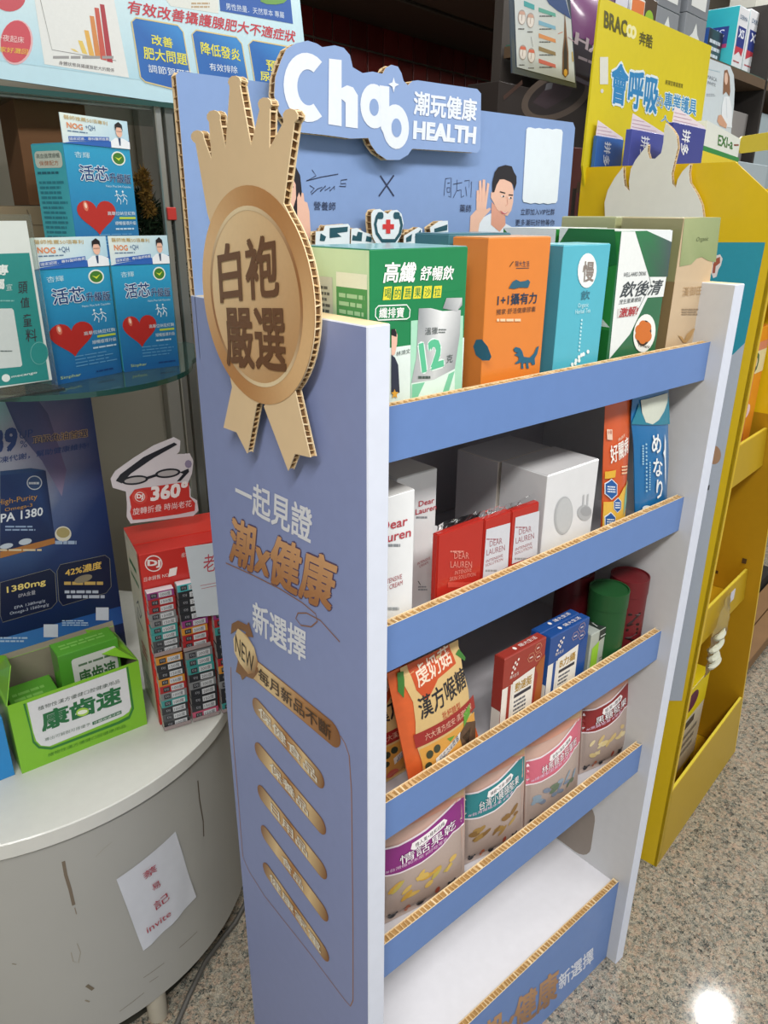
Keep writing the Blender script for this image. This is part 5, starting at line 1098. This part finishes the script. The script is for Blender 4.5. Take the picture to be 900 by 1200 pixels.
# ------------------------------------------------------------------ yellow display stand on the right
A, ex, ey = frame((.956, .079, 0), 7.6)
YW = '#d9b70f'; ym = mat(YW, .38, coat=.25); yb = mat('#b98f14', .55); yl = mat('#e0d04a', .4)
def pt(p, d): return onp(p, A + ey * d, ey)
def P3(u, d, z): return A + ex * u + ey * d + UP * z
ur = lambda z: .548 - .235 * min(z, 1.05)
t = thing('display_stand', 'tall yellow cardboard display stand with teal side print and blank white flame', 'display stand', P3(.2, .15, 0))
sp = [(0, 0), (.30, 0), (.375, .25), (.375, 1.534), (.090, 1.534), (.028, 1.485), (0, 1.40)]
q = MB(); q.prism([P3(0, d, z) for d, z in sp], ex * .006, ym); q.build('side_panel', t)
q = MB(); q.box(P3(0, 0, 0), .014, .006, 1.42, ym, ex, ey); q.build('front_flange', t)
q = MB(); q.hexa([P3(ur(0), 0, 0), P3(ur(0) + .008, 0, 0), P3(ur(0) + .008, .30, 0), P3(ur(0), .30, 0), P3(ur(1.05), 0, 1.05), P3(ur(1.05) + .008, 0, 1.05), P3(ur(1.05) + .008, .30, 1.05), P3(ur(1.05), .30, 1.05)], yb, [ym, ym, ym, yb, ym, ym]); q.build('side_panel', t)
q = MB(); q.box(P3(ur(1.05), 0, 1.05), .008, .30, .45, ym, ex, ey); q.build('side_panel', t)
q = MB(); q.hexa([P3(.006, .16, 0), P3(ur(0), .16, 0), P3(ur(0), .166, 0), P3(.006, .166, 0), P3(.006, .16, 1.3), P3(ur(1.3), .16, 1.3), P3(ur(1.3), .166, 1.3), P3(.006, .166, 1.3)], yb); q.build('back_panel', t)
for z0_, z1_, d, nm in ((0, .222, 0, 'shelf_front'), (.548, .640, .03, 'shelf_front'), (.925, 1.018, .03, 'shelf_front'), (1.30, 1.40, .03, 'shelf_front')):
    q = MB(); a0, a1 = .008, ur(z0_) - .001; b1 = ur(z1_) - .001
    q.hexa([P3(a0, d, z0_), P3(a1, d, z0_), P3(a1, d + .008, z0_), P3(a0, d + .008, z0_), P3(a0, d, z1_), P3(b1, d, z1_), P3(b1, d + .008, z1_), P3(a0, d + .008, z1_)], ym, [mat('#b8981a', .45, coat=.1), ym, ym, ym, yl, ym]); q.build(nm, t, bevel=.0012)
    q = MB(); zz = z0_ + .012; q.box(P3(.006, d + .008, zz - .004), ur(zz) - .008, .15 - d, .004, mat('#c9a018', .5), ex, ey); q.build('shelf_board', t)
q = MB(); q.prism([P3(ur(.67) - .001, d, z) for d, z in ((.036, .655), (.046, .655), (.046, .668), (.036, .668))], ex * -.001, mat('#4a3310', .8)); q.prism([P3(ur(.60) - .001, d, z) for d, z in ((.10, .60), (.112, .60), (.112, .612), (.10, .612))], ex * -.001, mat('#4a3310', .8)); q.build('slot', t, kind='stuff')
a = Art(A, -ey, UP).px(); TQ = '#2b93a4'
a.poly([(820, 284), (897, 284), (873, 402), (859.5, 415), (800, 450), (800, 284)], TQ, 1)
a.poly([(800, 450), (859.5, 415), (873, 402), (834, 618), (799, 821), (760, 821), (760, 450)], '#b4bcc4', 1)
a.poly([(838, 300), (844, 298), (847, 303), (845, 311), (842, 316), (840, 324), (836, 326), (833, 318), (836, 308)], '#e6ded8', 2); a.poly([(839, 303), (844, 301), (844, 308), (839, 312), (838, 320), (835, 320), (836, 310)], '#a85a44', 3)
a.disc(837, 533, 8, 11, '#b08a68', 2); a.poly([(828, 570), (832, 568), (831, 574), (827, 575)], '#555', 2)
a.build(t)
# flame board
f4 = crop(680, 120, 4.09)
fo = [(118, 545), (116, 480), (132, 420), (166, 360), (206, 308), (207, 350), (213, 400), (236, 425), (233, 380), (242, 320), (265, 275), (300, 230), (325, 198), (323, 235), (332, 268), (358, 270), (388, 242), (398, 190), (402, 130), (410, 97), (440, 125), (462, 160), (468, 215), (452, 280), (438, 340), (441, 390), (458, 408), (466, 370), (490, 330), (527, 293), (521, 340), (526, 385), (560, 440), (582, 490), (590, 545), (590, 640), (118, 640)]
FO = A - ex * .016
def fuv(p): P = onp(f4(*p), FO, ex) - FO; return (-P.dot(ey), P.z)
board(t, FO, -ey, UP, [fuv(p) for p in fo][::-1], .010, mat('#e2e2d6', .45), 'flame_cutout', pitch=.008)
q = MB(); q.box(FO + ex * .010 + ey * .2 + UP * 1.44, .006, .03, .03, TAN, ex, ey); q.build('spacer', t)
# header board
HO = A + ey * .366
q = MB(); q.prism([pt(p, .366) for p in ((683, 194), (704, -4), (834, 54))] + [pt((821, 150), .366), P3(.62, .366, 1.60), P3(.62, .366, 1.50), P3(.0, .366, 1.50)], ey * .004, mat('#d9c81e', .4)); ho = q.build('header_board', t)
z7 = crop(680, 0, 7.5); zz = crop(580, 0, 2.8125); a = Art(HO, ex, UP).px(z7)
a.text('BRAC', (208, 238), (405, 325), (212, 95), '#57541c', bold=.035); 
for cx in (430, 464): a.disc(cx, 272 + (cx - 430) * .4, 28, 58, '#f0ecb4', 1); a.disc(cx, 272 + (cx - 430) * .4, 9, 26, '#d9c81e', 3)
a.text('奔酷', (514, 390), (628, 430), (522, 272), '#57541c', bold=.018)
a.px(zz)
BL = '#2a86c0'
a.text('會呼吸', (378, 335), (530, 375), (388, 205), BL, L=4, bold=.035, outline=('#e2eff2', .06)); a.text('的', (532, 350), (552, 358), (532, 308), BL, L=4, bold=.0, outline=('#e2eff2', .04)); a.text('專業護具', (555, 358), (660, 382), (560, 302), BL, L=4, bold=.02, outline=('#e2eff2', .06))
a.text('高彈型專業護具', (560, 278), (618, 292), (562, 262), '#57541c'); a.rect(345, 188, 372, 278, '#dfe0d4', 2); a.disc(352, 300, 5, 7, '#d8d8d0', 2); a.text('人', (546, 400), (572, 405), (548, 378), BL, L=4, outline=('#e2eff2', .05))
a.build(ho, 'lettering')
# boxes in the top tier
def tier(label, TL, TR, d, cf, card=True, h=.17, dep=.012, **k):
    P0, P1 = pt(TL, d), pt(TR, d); w = (P1 - P0).dot(ex)
    P0 = P0 + ex * max(0, .008 - (P0 - A).dot(ex)); w = (P1 - P0).dot(ex)
    t, F, S, Tp = carton('support_carton', label, 'box', P0 - UP * h, 7.6, w, dep, h, cf, flap=False, **k); 
    F.text('拼多', (.28, .95), (.28, .70), (.52, .95), '#e6ecf4', bold=.02) if card else None
    if card:
        F.disc(.5, .5, .1, .05, '#8a9ac0', 2); F.bars(.2, .1, .8, .4, 3, '#7f8fc0', 1)
        c0 = P0 + ey * .003; q = MB(); q.prism([c0, c0 + ex * w, c0 + ex * w + UP * .004, c0 + UP * .026 + ex * .002], ey * .001, mat('#e4d9e0', .45)); k_ = q.build('price_card', t)
        a = Art(c0, ex, UP); 
        for j in range(3): a.line([(.002, .004 + j * .006), (w * (.75 - .2 * j), .004 + j * .006)], .0008, '#c6a0b4', 1)
        a.build(k_, 'printed_lines')
    F.build(t); return t
tier('royal blue elbow support box, leftmost in the top tray of the yellow stand', (696, 158), (732, 157), .354, '#2f66b4', dep=.008)
tier('violet blue support box with white characters, middle of the top tray of the yellow stand', (741, 151), (781, 149), .297, '#4a55a8')
tier('indigo support box with white characters, right in the top tray of the yellow stand', (790, 143), (829, 142), .225, '#3a4494')
P0 = pt((829, 142), .275); t = thing('leaflet_box', 'white box with green stripe and yellow base at the right of the top tray', 'box', P0 + ex * .06 - UP * .1)
qp = [pt(p, .275) for p in ((829, 141), (868, 163), (864, 191))]; w_ = (qp[1] - qp[0]).dot(ex)
base = P0 - UP * .11
q = MB(); q.prism([qp[0], qp[1], base + ex * w_, base], ey * .03, mat('#dfe4dc', .4)); q.build('box_body', t)
a = Art(A + ey * .275, ex, UP).px(); a.poly([(823, 170), (866, 185), (865, 190), (822, 176)], '#2f8a44', 1); a.poly([(822, 176), (865, 190), (860, 215), (815, 215)], '#e0c830', 1); a.text('EXI-a', (841, 170), (858, 175), (842, 158), '#3f7a3a', bold=.02); a.bars(860, 172, 866, 168, 1, '#8a4a3a'); a.build(t)
# products lower down
def ycart(label, TL, TR, d, zf, depth, cf, cs=None, **k):
    P0, P1 = pt(TL, d), pt(TR, d); return carton('carton', label, 'box', P3((P0 - A).dot(ex), d, zf), 7.6, (P1 - P0).dot(ex), depth, P0.z - zf, cf, cs=cs, **k)
t, F, S, Tp = ycart('orange carton with dark lettering on the upper tier of the yellow stand', (889, 385), (903, 385), .06, .938, .08, '#d98624')
F.rect(0, .68, 1, .84, '#d8d0a8', 1); F.T('ID', .08, .70, .5, .82, '#1f5c4a', bold=.05); F.rect(0, .84, 1, .90, '#c87a6a', 1); F.disc(.3, .42, .25, .05, '#e0c8cc', 2); F.rect(0, 0, 1, .1, '#c2442a', 1); F.T('BENI', .1, .2, .4, .25, '#6a3a18'); F.build(t)
t, F, S, Tp = ycart('pink carton beside the orange carton in the yellow stand', (884.5, 420), (887.5, 420), .05, .938, .09, '#b5486a'); F.disc(.4, .3, .2, .05, '#4a2a5c', 1); F.build(t)
b6 = crop(740, 780, 4.615)
t, F, S, Tp = ycart('yellow and white small carton in the bottom tier of the yellow stand', b6(312, 150), b6(400, 150), .07, .016, .04, '#d8d0b8', cs='#d8c020', ct='#dcc81e')
F.rect(0, .70, 1, 1, '#dcc81e', 1); F.disc(.25, .86, .3, .09, '#5a2446', 2); F.rect(.0, .60, .55, .67, '#55514a', 2); F.bars(.05, .3, .9, .55, 3, '#8a8578', 2); F.rect(0, 0, 1, .16, '#c9b020', 1); F.rect(.5, .03, .85, .13, '#4a4430', 2); F.build(t)
q = MB(); c0 = P3(.22, .022, .642)
t = thing('hang_bag', 'clear plastic bag with white cord hung over the middle shelf edge of the yellow stand', 'bag', c0 - UP * .1)
cm = mat('#e8e8d8', .08, trans=.9, grain=0, ior=1.15); vs = []; n1, n2 = 8, 14
for j in range(n2 + 1):
    for i in range(n1 + 1):
        s, v = i / n1 - .5, j / n2; wd = .045 + .06 * math.sin(math.pi * min(1, v * 1.1)) ** 2
        vs.append(c0 + ex * (s * wd - .05 * v) - UP * (.19 * v) - ey * (.004 + .014 * math.sin(math.pi * v) * math.cos(s * 3) + .002 * math.sin(i * 3 + j * 2)))
q.add(vs, [(j * (n1 + 1) + i, j * (n1 + 1) + i + 1, (j + 1) * (n1 + 1) + i + 1, (j + 1) * (n1 + 1) + i) for j in range(n2) for i in range(n1)], cm); q.build('plastic_film', t, smooth=True)
q = MB(); q.box(c0 + ex * .012 - UP * .025 - ey * .006, .028, .001, .028, mat('#c9cad8', .4), ex, ey); q.build('price_tag', t)
q = MB(); cp = [c0 + ex * (-.045 + .018 * math.cos(g * 1.3)) - UP * (.075 + .10 * g / 19) - ey * (.010 + .006 * math.sin(g * 1.3)) + ex * .012 * math.sin(g * .5) for g in [k_ * .3 for k_ in range(64)]]; q.tube(cp, .0075, mat('#c8cab8', .6), n=6); q.build('white_cord', t, smooth=True)

# ------------------------------------------------------------------ shelving behind
DKM = mat('#2c2826', .7); WD = mat('#5a4836', .6, grain=.15, gscale=12)
B0 = A + ey * .62
t = thing('wall_shelving', 'dark open shelving unit with brown wooden shelf behind the yellow stand', 'shelf', B0 + ex * 1.2)
q = MB(); q.box(P3(.62, 1.0, 0), 2.4, .03, 2.12, mat('#3a3430', .8), ex, ey); q.build('back_panel', t)
SZH = pt((858, 77), .60).z
q = MB(); q.box(P3(.62, .60, SZH - .03), 2.38, .39, .028, WD, ex, ey); q.build('shelf_board', t)
q = MB(); q.box(P3(.62, .605, SZH - .0018), 2.38, .38, .004, mat('#48695f', .1, coat=.5), ex, ey); q.build('glass_top', t)
q = MB(); q.box(P3(.40, .60, 1.50), 2.6, .39, .025, WD, ex, ey); q.build('shelf_board', t)
q = MB(); q.box(P3(.40, .60, 1.10), 2.6, .39, .025, WD, ex, ey); q.build('shelf_board', t)
q = MB(); q.box(P3(.40, .60, .12), 2.6, .39, .025, WD, ex, ey); q.build('shelf_board', t)
for u in (.40, 1.7, 2.98):
    q = MB(); q.box(P3(u - .02, .60, 0), .02, .02 if u < 1 else .40, 1.51 if u < 1 else 2.12, DKM, ex, ey); q.build('upright', t)
def scart(name, label, TL, TR, d, zf, depth, cf, yaw=7.6, cat='box', **k):
    P0, P1 = pt(TL, d), pt(TR, d); ztop = P0.z; fx = exy(yaw)[0]; w = (P1 - P0).dot(ex) / max(.3, fx.dot(ex))
    p = V((P0.x, P0.y, zf)); return carton(name, label, cat, p, yaw, w, depth, ztop - zf, cf, **k)
zs = SZH + .003
for lab, TL, TR, d, cs in (('white skin cream carton with teal side, left one on the glass-topped wooden shelf', (868, 6), (880, 9), .66, '#2fb0bc'), ('white skin cream carton with indigo panel, right one on the glass-topped wooden shelf', (881, 10), (898, 13), .66, '#d8dadc')):
    t, F, S, Tp = scart('cream_carton', lab, TL, TR, d, zs, .13 if cs[1] == '2' else .05, '#dcdee2', cs=cs, ct=cs)
    F.rect(.12, .42, .88, .72, '#2c3a80', 1); F.T('XS', .25, .56, .75, .68, '#e0e4ee', bold=.03); F.poly([(.1, .42), (.9, .42), (.8, .30), (.5, .36), (.1, .28)], '#b83a48', 1); F.T('DERMA', .15, .82, .85, .88, '#2c5a80'); F.bars(.1, .18, .9, .22, 1, '#a84a50'); F.build(t)
    if cs[1] == '2': S.rect(.2, .46, .8, .72, '#2a3f86', 1); S.rect(.2, .40, .8, .46, '#a8386c', 1); S.T('XS', .3, .55, .7, .68, '#e0e4ee'); S.build(t, 'printed_side')
t, F, S, Tp = scart('carton', 'black and blue carton beside the teal sided cream carton', (832, 32), (848, 40), .70, zs, .05, '#23262e', cs='#2558a8'); F.bars(.1, .3, .9, .8, 3, '#c8ccd4'); F.build(t)
k = 0
for (TL, TR, zo, lab) in (((771, 6), (797, 12), 0, 'silver carton with white drop emblem, lower left of the silver group'), ((805, 14), (829, 22), 0, 'silver carton with white drop emblem, lower right of the silver group')):
    t, F, S, Tp = scart('silver_carton', lab, TL, TR, .68, zs, .10, '#8b8e94', metal=0) if 0 else scart('silver_carton', lab, TL, TR, .68, zs, .10, '#868a90', group='silver cartons')
    F.poly([(.5, .86), (.62, .62), (.85, .45), (.85, .12), (.15, .12), (.15, .45), (.38, .62)], '#d8dad8', 1); F.T('膠原', .3, .3, .7, .42, '#6a9a8a'); F.bars(.3, .16, .7, .26, 2, '#8a9a94'); F.build(t)
    P0 = pt(TL, .68); P1 = pt(TR, .68)
    t, F, S, Tp = carton('silver_carton', lab.replace('lower', 'upper'), 'box', P0 + UP * .002, 7.6, (P1 - P0).dot(ex), .10, .16, '#7c8087', group='silver cartons'); F.poly([(.5, .9), (.62, .66), (.85, .5), (.85, .12), (.15, .12), (.15, .5), (.38, .66)], '#d8dad8', 1); F.build(t)
for lab, TL, TR, c_, c2_, top in (('orange topped white carton on the wooden shelf above the yellow header', (741, -6), (757, -2), '#dcdcd8', '#d8763a', .3), ('dark brown carton with lime circle on the wooden shelf', (758, -4), (771, 2), '#4a3c30', '#8fb82a', 0), ('navy and white carton on the wooden shelf near the purple bag', (722, -14), (738, -8), '#2a3a78', '#d0d0dc', .3)):
    t, F, S, Tp = scart('carton', lab, TL, TR, .64, zs, .08, c_)
    if top: F.rect(.05, .55, .95, .95, c2_, 1); F.bars(.15, .3, .85, .5, 2, '#8a8a90')
    else: F.disc(.4, .45, .38, .25, c2_, 1)
    F.build(t)
t, F, S, Tp = scart('carton', 'pale grey carton at the top right corner behind the cream cartons', (893, -40), (930, -30), .80, zs + .001, .1, '#a5a59e'); F.bars(.1, .5, .8, .7, 2, '#55585a'); F.build(t)
# poster card of a woman in white
PO = A + ey * .56
t = thing('poster_card', 'curved white poster card showing a woman with long hair, right of the yellow header', 'poster', pt((845, 150), .56))
q = MB(); pc = [(826, 66), (835, 70), (848, 75), (856, 78), (860, 88), (861, 105), (860, 125), (857, 150), (856, 175), (820, 175)]
q.prism([pt(p, .56) for p in pc], ey * .003, mat('#ccd6dc', .4)); q.build('card', t)
c8 = crop(820, 0, 5.21); a = Art(PO, ex, UP).px(c8)
a.text('MASCA', (45, 478), (104, 500), (45, 455), '#7a8088'); a.text('WHITE', (45, 512), (96, 530), (45, 492), '#7a8088'); a.bars(40, 590, 95, 570, 2, '#a0a8b0'); a.line([(40, 420), (125, 440)], .001, '#9ac0cc')
a.poly([(140, 580), (145, 480), (150, 430), (168, 425), (182, 470), (186, 560), (180, 590), (160, 560)], '#8a6248', 1); a.disc(160, 480, 11, 38, '#e0bca8', 2); a.poly([(130, 760), (135, 640), (148, 590), (180, 590), (195, 660), (195, 780), (140, 770)], '#e8edf2', 2); a.line([(160, 600), (165, 720)], .002, '#b0bcc8', 3); a.poly([(105, 740), (112, 705), (130, 700), (165, 760), (160, 785), (120, 765)], '#d0a084', 3); a.build(t)
# boxes on the lower level
z5 = 1.526
for lab, TL, TR, d, c_ in (('grey carton under the wooden shelf, left one', (859, 129), (888, 127), .64, '#8f8c8a'), ('pale blue grey carton under the wooden shelf at the right edge', (889, 131), (920, 131), .64, '#9fb0b8')):
    t, F, S, Tp = scart('carton', lab, TL, TR, d, z5, .2, c_); F.bars(.2, .3, .6, .4, 1, '#4a7ac0' if 'pale' in lab else '#777'); F.build(t)
t = thing('display_box', 'pale grey counter display box with yellow top band beyond the yellow stand', 'display box', P3(.95, .42, 1.2))
q = MB(); q.box(P3(.78, .42, 1.35), .5, .12, .245, mat('#a9b8c0', .3, coat=.3), ex, ey); q.build('box_body', t, bevel=.002)
q = MB(); q.prism([pt(p, .415) for p in ((862, 168), (868, 160), (880, 158), (930, 150), (930, 172), (866, 180))], ey * -.004, mat('#c8b422', .35, coat=.3)); q.build('yellow_band', t)
q = MB(); q.box(P3(.80, .43, 0), .5, .1, 1.35, mat('#4a4642', .7), ex, ey); q.build('pedestal', t) if 0 else None
t = thing('narrow_shelf', 'dark narrow shelf carrying the grey counter display box beyond the yellow stand', 'shelf', P3(1.05, .5, 0))
q = MB(); q.box(P3(.76, .41, 1.325), .6, .18, .024, WD, ex, ey); q.build('shelf_board', t)
for u in (.77, 1.33):
    q = MB(); q.box(P3(u, .56, 0), .03, .03, 1.325, DKM, ex, ey); q.build('leg', t)
# purple bag and hanging leaflet
t = thing('snack_bag', 'glossy purple package with pale lettering left of the yellow header', 'bag', pt((685, 60), .62))
def qd(ps, d): return [pt(p, d) for p in ps]
TL_, TR_, BR_, BL_ = qd([(652, -30), (722, -22), (712, 112), (660, 88)], .62)
ts, aa = pouch('snack_pouch', 'x', 'bag', (TL_, TR_, BR_, BL_), -ey, .05, mat('#6c3a6c', .25, coat=.6))
for ch in list(COL.objects):
    if ch.parent == ts: ch.parent = t; ch.location = ts.location - t.location
bpy.data.objects.remove(ts)
aa.st(); aa.poly([(0, 0), (1, 0), (1, .42), (.6, .36), (.3, .44), (0, .40)], '#2a2432', 1); aa.text('HAIR', (.15, .36), (.9, .28), (.18, .48), '#a89aa4', L=3, bold=.03); aa.poly([(0, .86), (1, .82), (1, 1), (0, 1)], '#3c6a80', 2); aa.bars(.2, .2, .8, .26, 1, '#8a7f8a', 3); aa.build(t)
HL = .52
t = thing('hanging_leaflet', 'laminated hair care leaflet hanging in a clear sleeve above the stand header', 'leaflet', pt((636, 50), HL))
l5 = crop(590, 0, 6.923)
q = MB(); q.prism([onp(l5(*p), A + ey * HL, ey) for p in ((50, -120), (540, -30), (592, 715), (72, 592))], ey * .003, mat('#4c5866', .15, coat=.6)); q.build('clear_sleeve', t)
q = MB(); q.prism([onp(l5(*p), A + ey * (HL - .001), ey) for p in ((82, -110), (505, -20), (545, 160), (578, 672), (108, 545))], ey * -.0008, mat('#c9d0d2', .35)); lf = q.build('leaflet', t)
q = MB(); q0 = pt((625, -10), HL); q.tube([q0, q0 + UP * .28], .0012, mat('#aaaaaa', .3)); q.build('hanging_wire', t)
a = Art(A + ey * (HL - .0018), ex, UP).px(l5)
a.poly([(330, -30), (505, 0), (545, 155), (440, 90), (370, 35)], '#2c4a80', 1); a.poly([(165, 5), (250, 40), (250, 82), (165, 48)], '#3fa0a4', 1)
for k, (c_, y) in enumerate((('#5aa89a', 60), ('#7ab0cc', 165), ('#d8925a', 270), ('#8f7a54', 375), ('#cf6a5c', 475))):
    a.poly([(285, y), (420, y + 48), (424, y + 78), (285, y + 35)], c_, 1); a.bars(290, y + 62, 400, y + 80, 1, '#555b60', 2)
for cx, cy, c_ in ((148, 140, '#c9a090'), (218, 165, '#c9a090'), (156, 425, '#d06a52'), (225, 450, '#d06a52')): a.disc(cx, cy, 32, 62, '#a89c98', 1); a.disc(cx, cy + 6, 26, 50, '#e2dcd8', 2); a.poly([(cx - 24, cy - 25), (cx + 24, cy - 18), (cx + 20, cy - 45), (cx - 20, cy - 50)], c_, 3); a.line([(cx, cy - 20), (cx - 6, cy + 30)], .001, '#7a4a3c', 4)
a.line([(222, 300), (236, 380)], .001, '#666', 2); a.bars(118, 225, 170, 245, 1, '#555', 2); a.bars(192, 250, 245, 268, 1, '#555', 2); a.bars(124, 520, 180, 535, 1, '#555', 2); a.bars(200, 545, 252, 560, 1, '#555', 2)
a.poly([(495, 100), (505, 200), (512, 300), (525, 420), (528, 600), (500, 630), (475, 600), (478, 420), (490, 300), (492, 200)], '#7a5638', 2); a.poly([(485, 430), (500, 300), (515, 430), (515, 560), (500, 590), (487, 560)], '#2a2420', 3); a.disc(500, 590, 14, 30, '#e8b03a', 4); a.line([(478, 260), (440, 275)], .0012, '#c87a5a', 2); a.line([(520, 300), (575, 340)], .0012, '#b08aa0', 2); a.line([(555, 420), (562, 500)], .004, '#c8a83a', 2)
a.build(t)
# dark area behind the header: boxes with a ringed logo and a steel strip
t, F, S, Tp = scart('carton', 'dark carton with large pale ring print in the shade under the hanging leaflet', (585, 95), (700, 110), .85, 1.50, .1, '#2f2826', rough=.6, coat=0)
F.px(); F.disc(652, 112, 44, 26, '#5c5048', 1, rot=-.45, n=36); F.disc(652, 112, 36, 19, '#2c2526', 2, rot=-.45, n=36); F.poly([(624, 120), (650, 92), (676, 90), (668, 112), (640, 128)], '#3c2f36', 3); F.poly([(640, 98), (648, 96), (646, 104), (638, 106)], '#6a6a70', 4); F.line([(590, 115), (612, 96)], .01, '#4a342c', 1); F.build(t)
t, F, S, Tp = scart('carton', 'dark red box visible between the blue header and the yellow stand', (668, 172), (684, 176), .60, 1.126, .2, '#5a1a1c', rough=.5, coat=.1); F.build(t)
t, F, S, Tp = scart('carton', 'small beige box top peeking over the logo board', (564, 107), (574, 110), -.02, 1.50, .02, '#b09a72', rough=.7, coat=0) if 0 else (None,) * 4
# wooden plank platform with a grey tub in the gap right of the yellow stand
G0 = atz((864, 808), 0)
t = thing('plank_platform', 'low brown wooden plank platform on the floor beyond the yellow stand', 'platform', G0 + ex * .4 + ey * .12)
q = MB(); q.box(G0 + ex * .02 + ey * .01, .8, .12, .02, mat('#1e1c1b', .8), ex, ey); q.build('base', t)
for k in range(2):
    q = MB(); q.box(G0 + ey * (.002 + .066 * k) + UP * .0205, .84, .063, .045, mat('#7a5c3c', .6, grain=.15, gscale=14), ex, ey); q.build('plank', t, bevel=.002)
q = MB(); q.box(G0 + ex * .02 + ey * .14, .8, .3, .10, mat('#221f1e', .8), ex, ey); q.build('dark_riser', t)
tc_ = G0 + ex * .18 + ey * .28 + UP * .1015
t = thing('tub', 'grey rounded tub standing on the wooden plank platform beyond the yellow stand', 'tub', tc_)
q = MB(); q.lathe(tc_, [(.085, 0), (.11, .06), (.115, .17), (.112, .175), (.105, .17), (.085, .02)], mat('#8c9094', .4, coat=.3), n=32); q.build('tub_body', t, smooth=True)
q = MB(); q.lathe(tc_, [(.1152, .155), (.12, .16), (.12, .172), (.1152, .176)], mat('#a4a8ac', .35), n=32); q.build('rim', t, smooth=True)
bpy.data.objects.remove(_fo)
